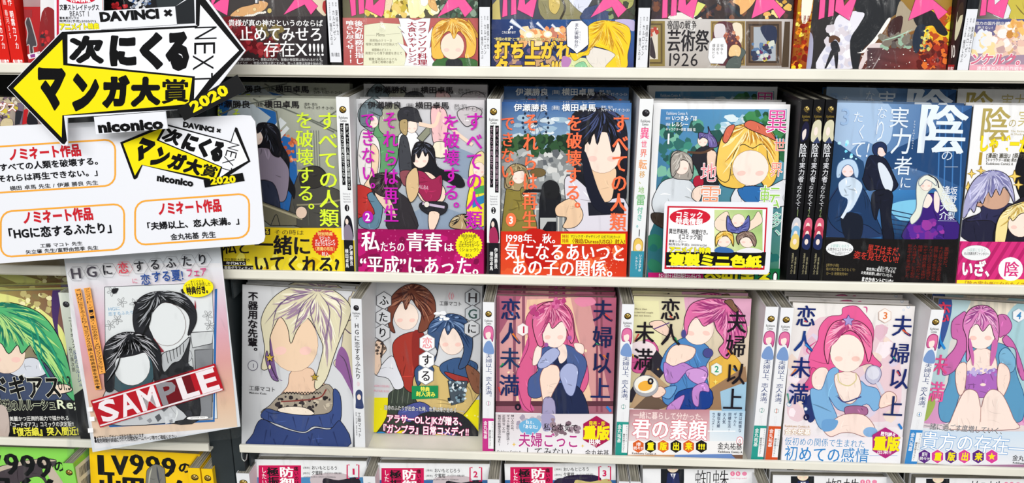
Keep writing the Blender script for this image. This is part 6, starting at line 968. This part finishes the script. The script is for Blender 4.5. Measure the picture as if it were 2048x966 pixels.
A.T('●イラスト・デザインは各社共通になります', 170, 848, 400, 866, INKD, .02).T('●配布時期や詳細については各社ホームページ等でご確認ください', 172, 862, 552, 880, INKD, .02).P('603 760 682 757 682 768 603 771', 'f4f4f4').T('NOT FOR SALE', 610, 761, 676, 768, INKD)
for x, y in ((137, 716), (146, 760), (140, 812)): A.P([x, y, x+24, y-2, x+26, y+18, x+2, y+20], 'f8f8fa', 0)
A.build({'*': rp})
# red framed cards
f1 = sign_face(1437, 480, -.014, 8, -.8); r1 = empty('bonus_card', 'white rounded card with red frame and yellow lettering before the forest fantasy manga', 'card', f1.M())
fr = (1280, 190, 2.541); board('card_panel', f1, '134 540 668 545 678 556 658 898 646 912 124 906 112 896 124 552', fr, .0008, CARD, r1)
A = Art(f1, 9, 9, fr, clip=False); A.to('card_print'); A.P('140 564 648 572 632 888 124 884', 'c8142c', 0).P('148 572 640 580 625 878 134 874', 'f2f2f4', 0).E(254, 620, 104, 42, 'd01c34').T('コミック', 180, 592, 320, 624, 'ffffff', .03).T('特典情報', 180, 626, 318, 658, 'ffffff', .03)
A.T('異世界転移、地雷付き。', 146, 680, 356, 704, INKD, .02).T('1[コミック版]', 194, 706, 316, 732, INKD, .02).T('著者:レルシー', 146, 736, 236, 748, INKD, .02).T('発売日(予定): 2020/6/26', 144, 752, 340, 764, INKD, .01)
A.P('132 798 640 798 634 868 130 866', '101012', 0).G(378, 584, 622, 796, 'cfe0a0 9cc474 b4d084 e0e4b0', j=.12).P('400 690 380 640 440 590 470 640 560 640 600 590 622 640 590 670 520 700', 'f2dcc8', 1, INKD, 1).F(500, 640, 34, 36).H('440 680 445 610 480 670 520 660 552 610 556 670 530 700 470 700', (500, 690), '5f64a8', '3c4080', '8c90cc', 12, w=4)
A.F(425, 735, 38, 38).H('385 770 384 720 420 692 470 705 474 770 456 730 430 715 400 735', (430, 695), 'ecc254', 'c09030', 'fce49c', 14, w=4).F(545, 735, 40, 40).H('500 760 488 720 520 694 570 700 590 740 580 770 560 730 535 720 508 735', (535, 695), '8c7468', '5c483e', 'b49c90', 14, w=4).P('380 796 400 770 460 780 470 800', '3c6cac').P('490 798 540 776 600 782 616 800', 'e8e8ec')
A.T('アニメイト特典', 146, 770, 358, 798, 'f6ec20', .05, '101012', .03).T('複製ミニ色紙', 146, 806, 614, 862, 'f6ec20', .06).T('※数量限定の為なくなり次第終了となります。', 138, 870, 412, 878, INKD, .0).T('©KADOKAWA', 530, 870, 620, 878, INKD, .0)
A.build({'*': r1})
f2 = sign_face(160, 60, -.02, 8, 0); r2 = empty('bonus_card', 'white card with red frame at upper left behind the arrow sign', 'card', f2.M())
fr = (0, 0, 5.12); board('card_panel', f2, '545 -500 1060 -500 1060 420 560 420', fr, .0008, CARD, r2)
A = Art(f2, 9, 9, fr, clip=False); A.to('card_print'); A.P('580 -470 604 -470 604 400 582 400', 'c8143c', 0).E(826, -10, 152, 46, 'd01c3c').T('特典情報', 720, -40, 930, 22, 'ffffff', .03).T('文豪ストレイドッグス', 612, 48, 1020, 104, INKD, .02).T('BEAST 1', 714, 112, 914, 168, INKD, -.005).T('著者:星河シワス', 610, 172, 812, 196, INKD, .02).T('発売日(予定):2020/7/3', 608, 204, 986, 228, INKD, .01).T('アニメイト特典', 612, 240, 1020, 308, 'f6ec20', .05, '101012', .03)
A.R(1050, -300, 1056, 100, 'e8a0a0'); A.build({'*': r2})
rb = FB('black and crimson cover volume between the red framed card and the post', 1, [None, None, (335, 127), (208, 127)], '17171b', draw=lambda A: A.fm(0, 0, 5.12).R(900, -900, 2000, 700, '17171b').P('1080 -200 1180 -200 1320 60 1320 100 1090 100', '101014').D(1160, 40, 1310, 110, 'b82028 e0343c', 14, 10, 26, 3).D(1330, -60, 1560, 90, 'c8ccd4 8c98ac e4e8ec 3c5a8c', 50, 8, 26, 4, k=5), band=None, w0=.07, h0=.182, wh=30)
bpy.data.objects.remove(_fo)
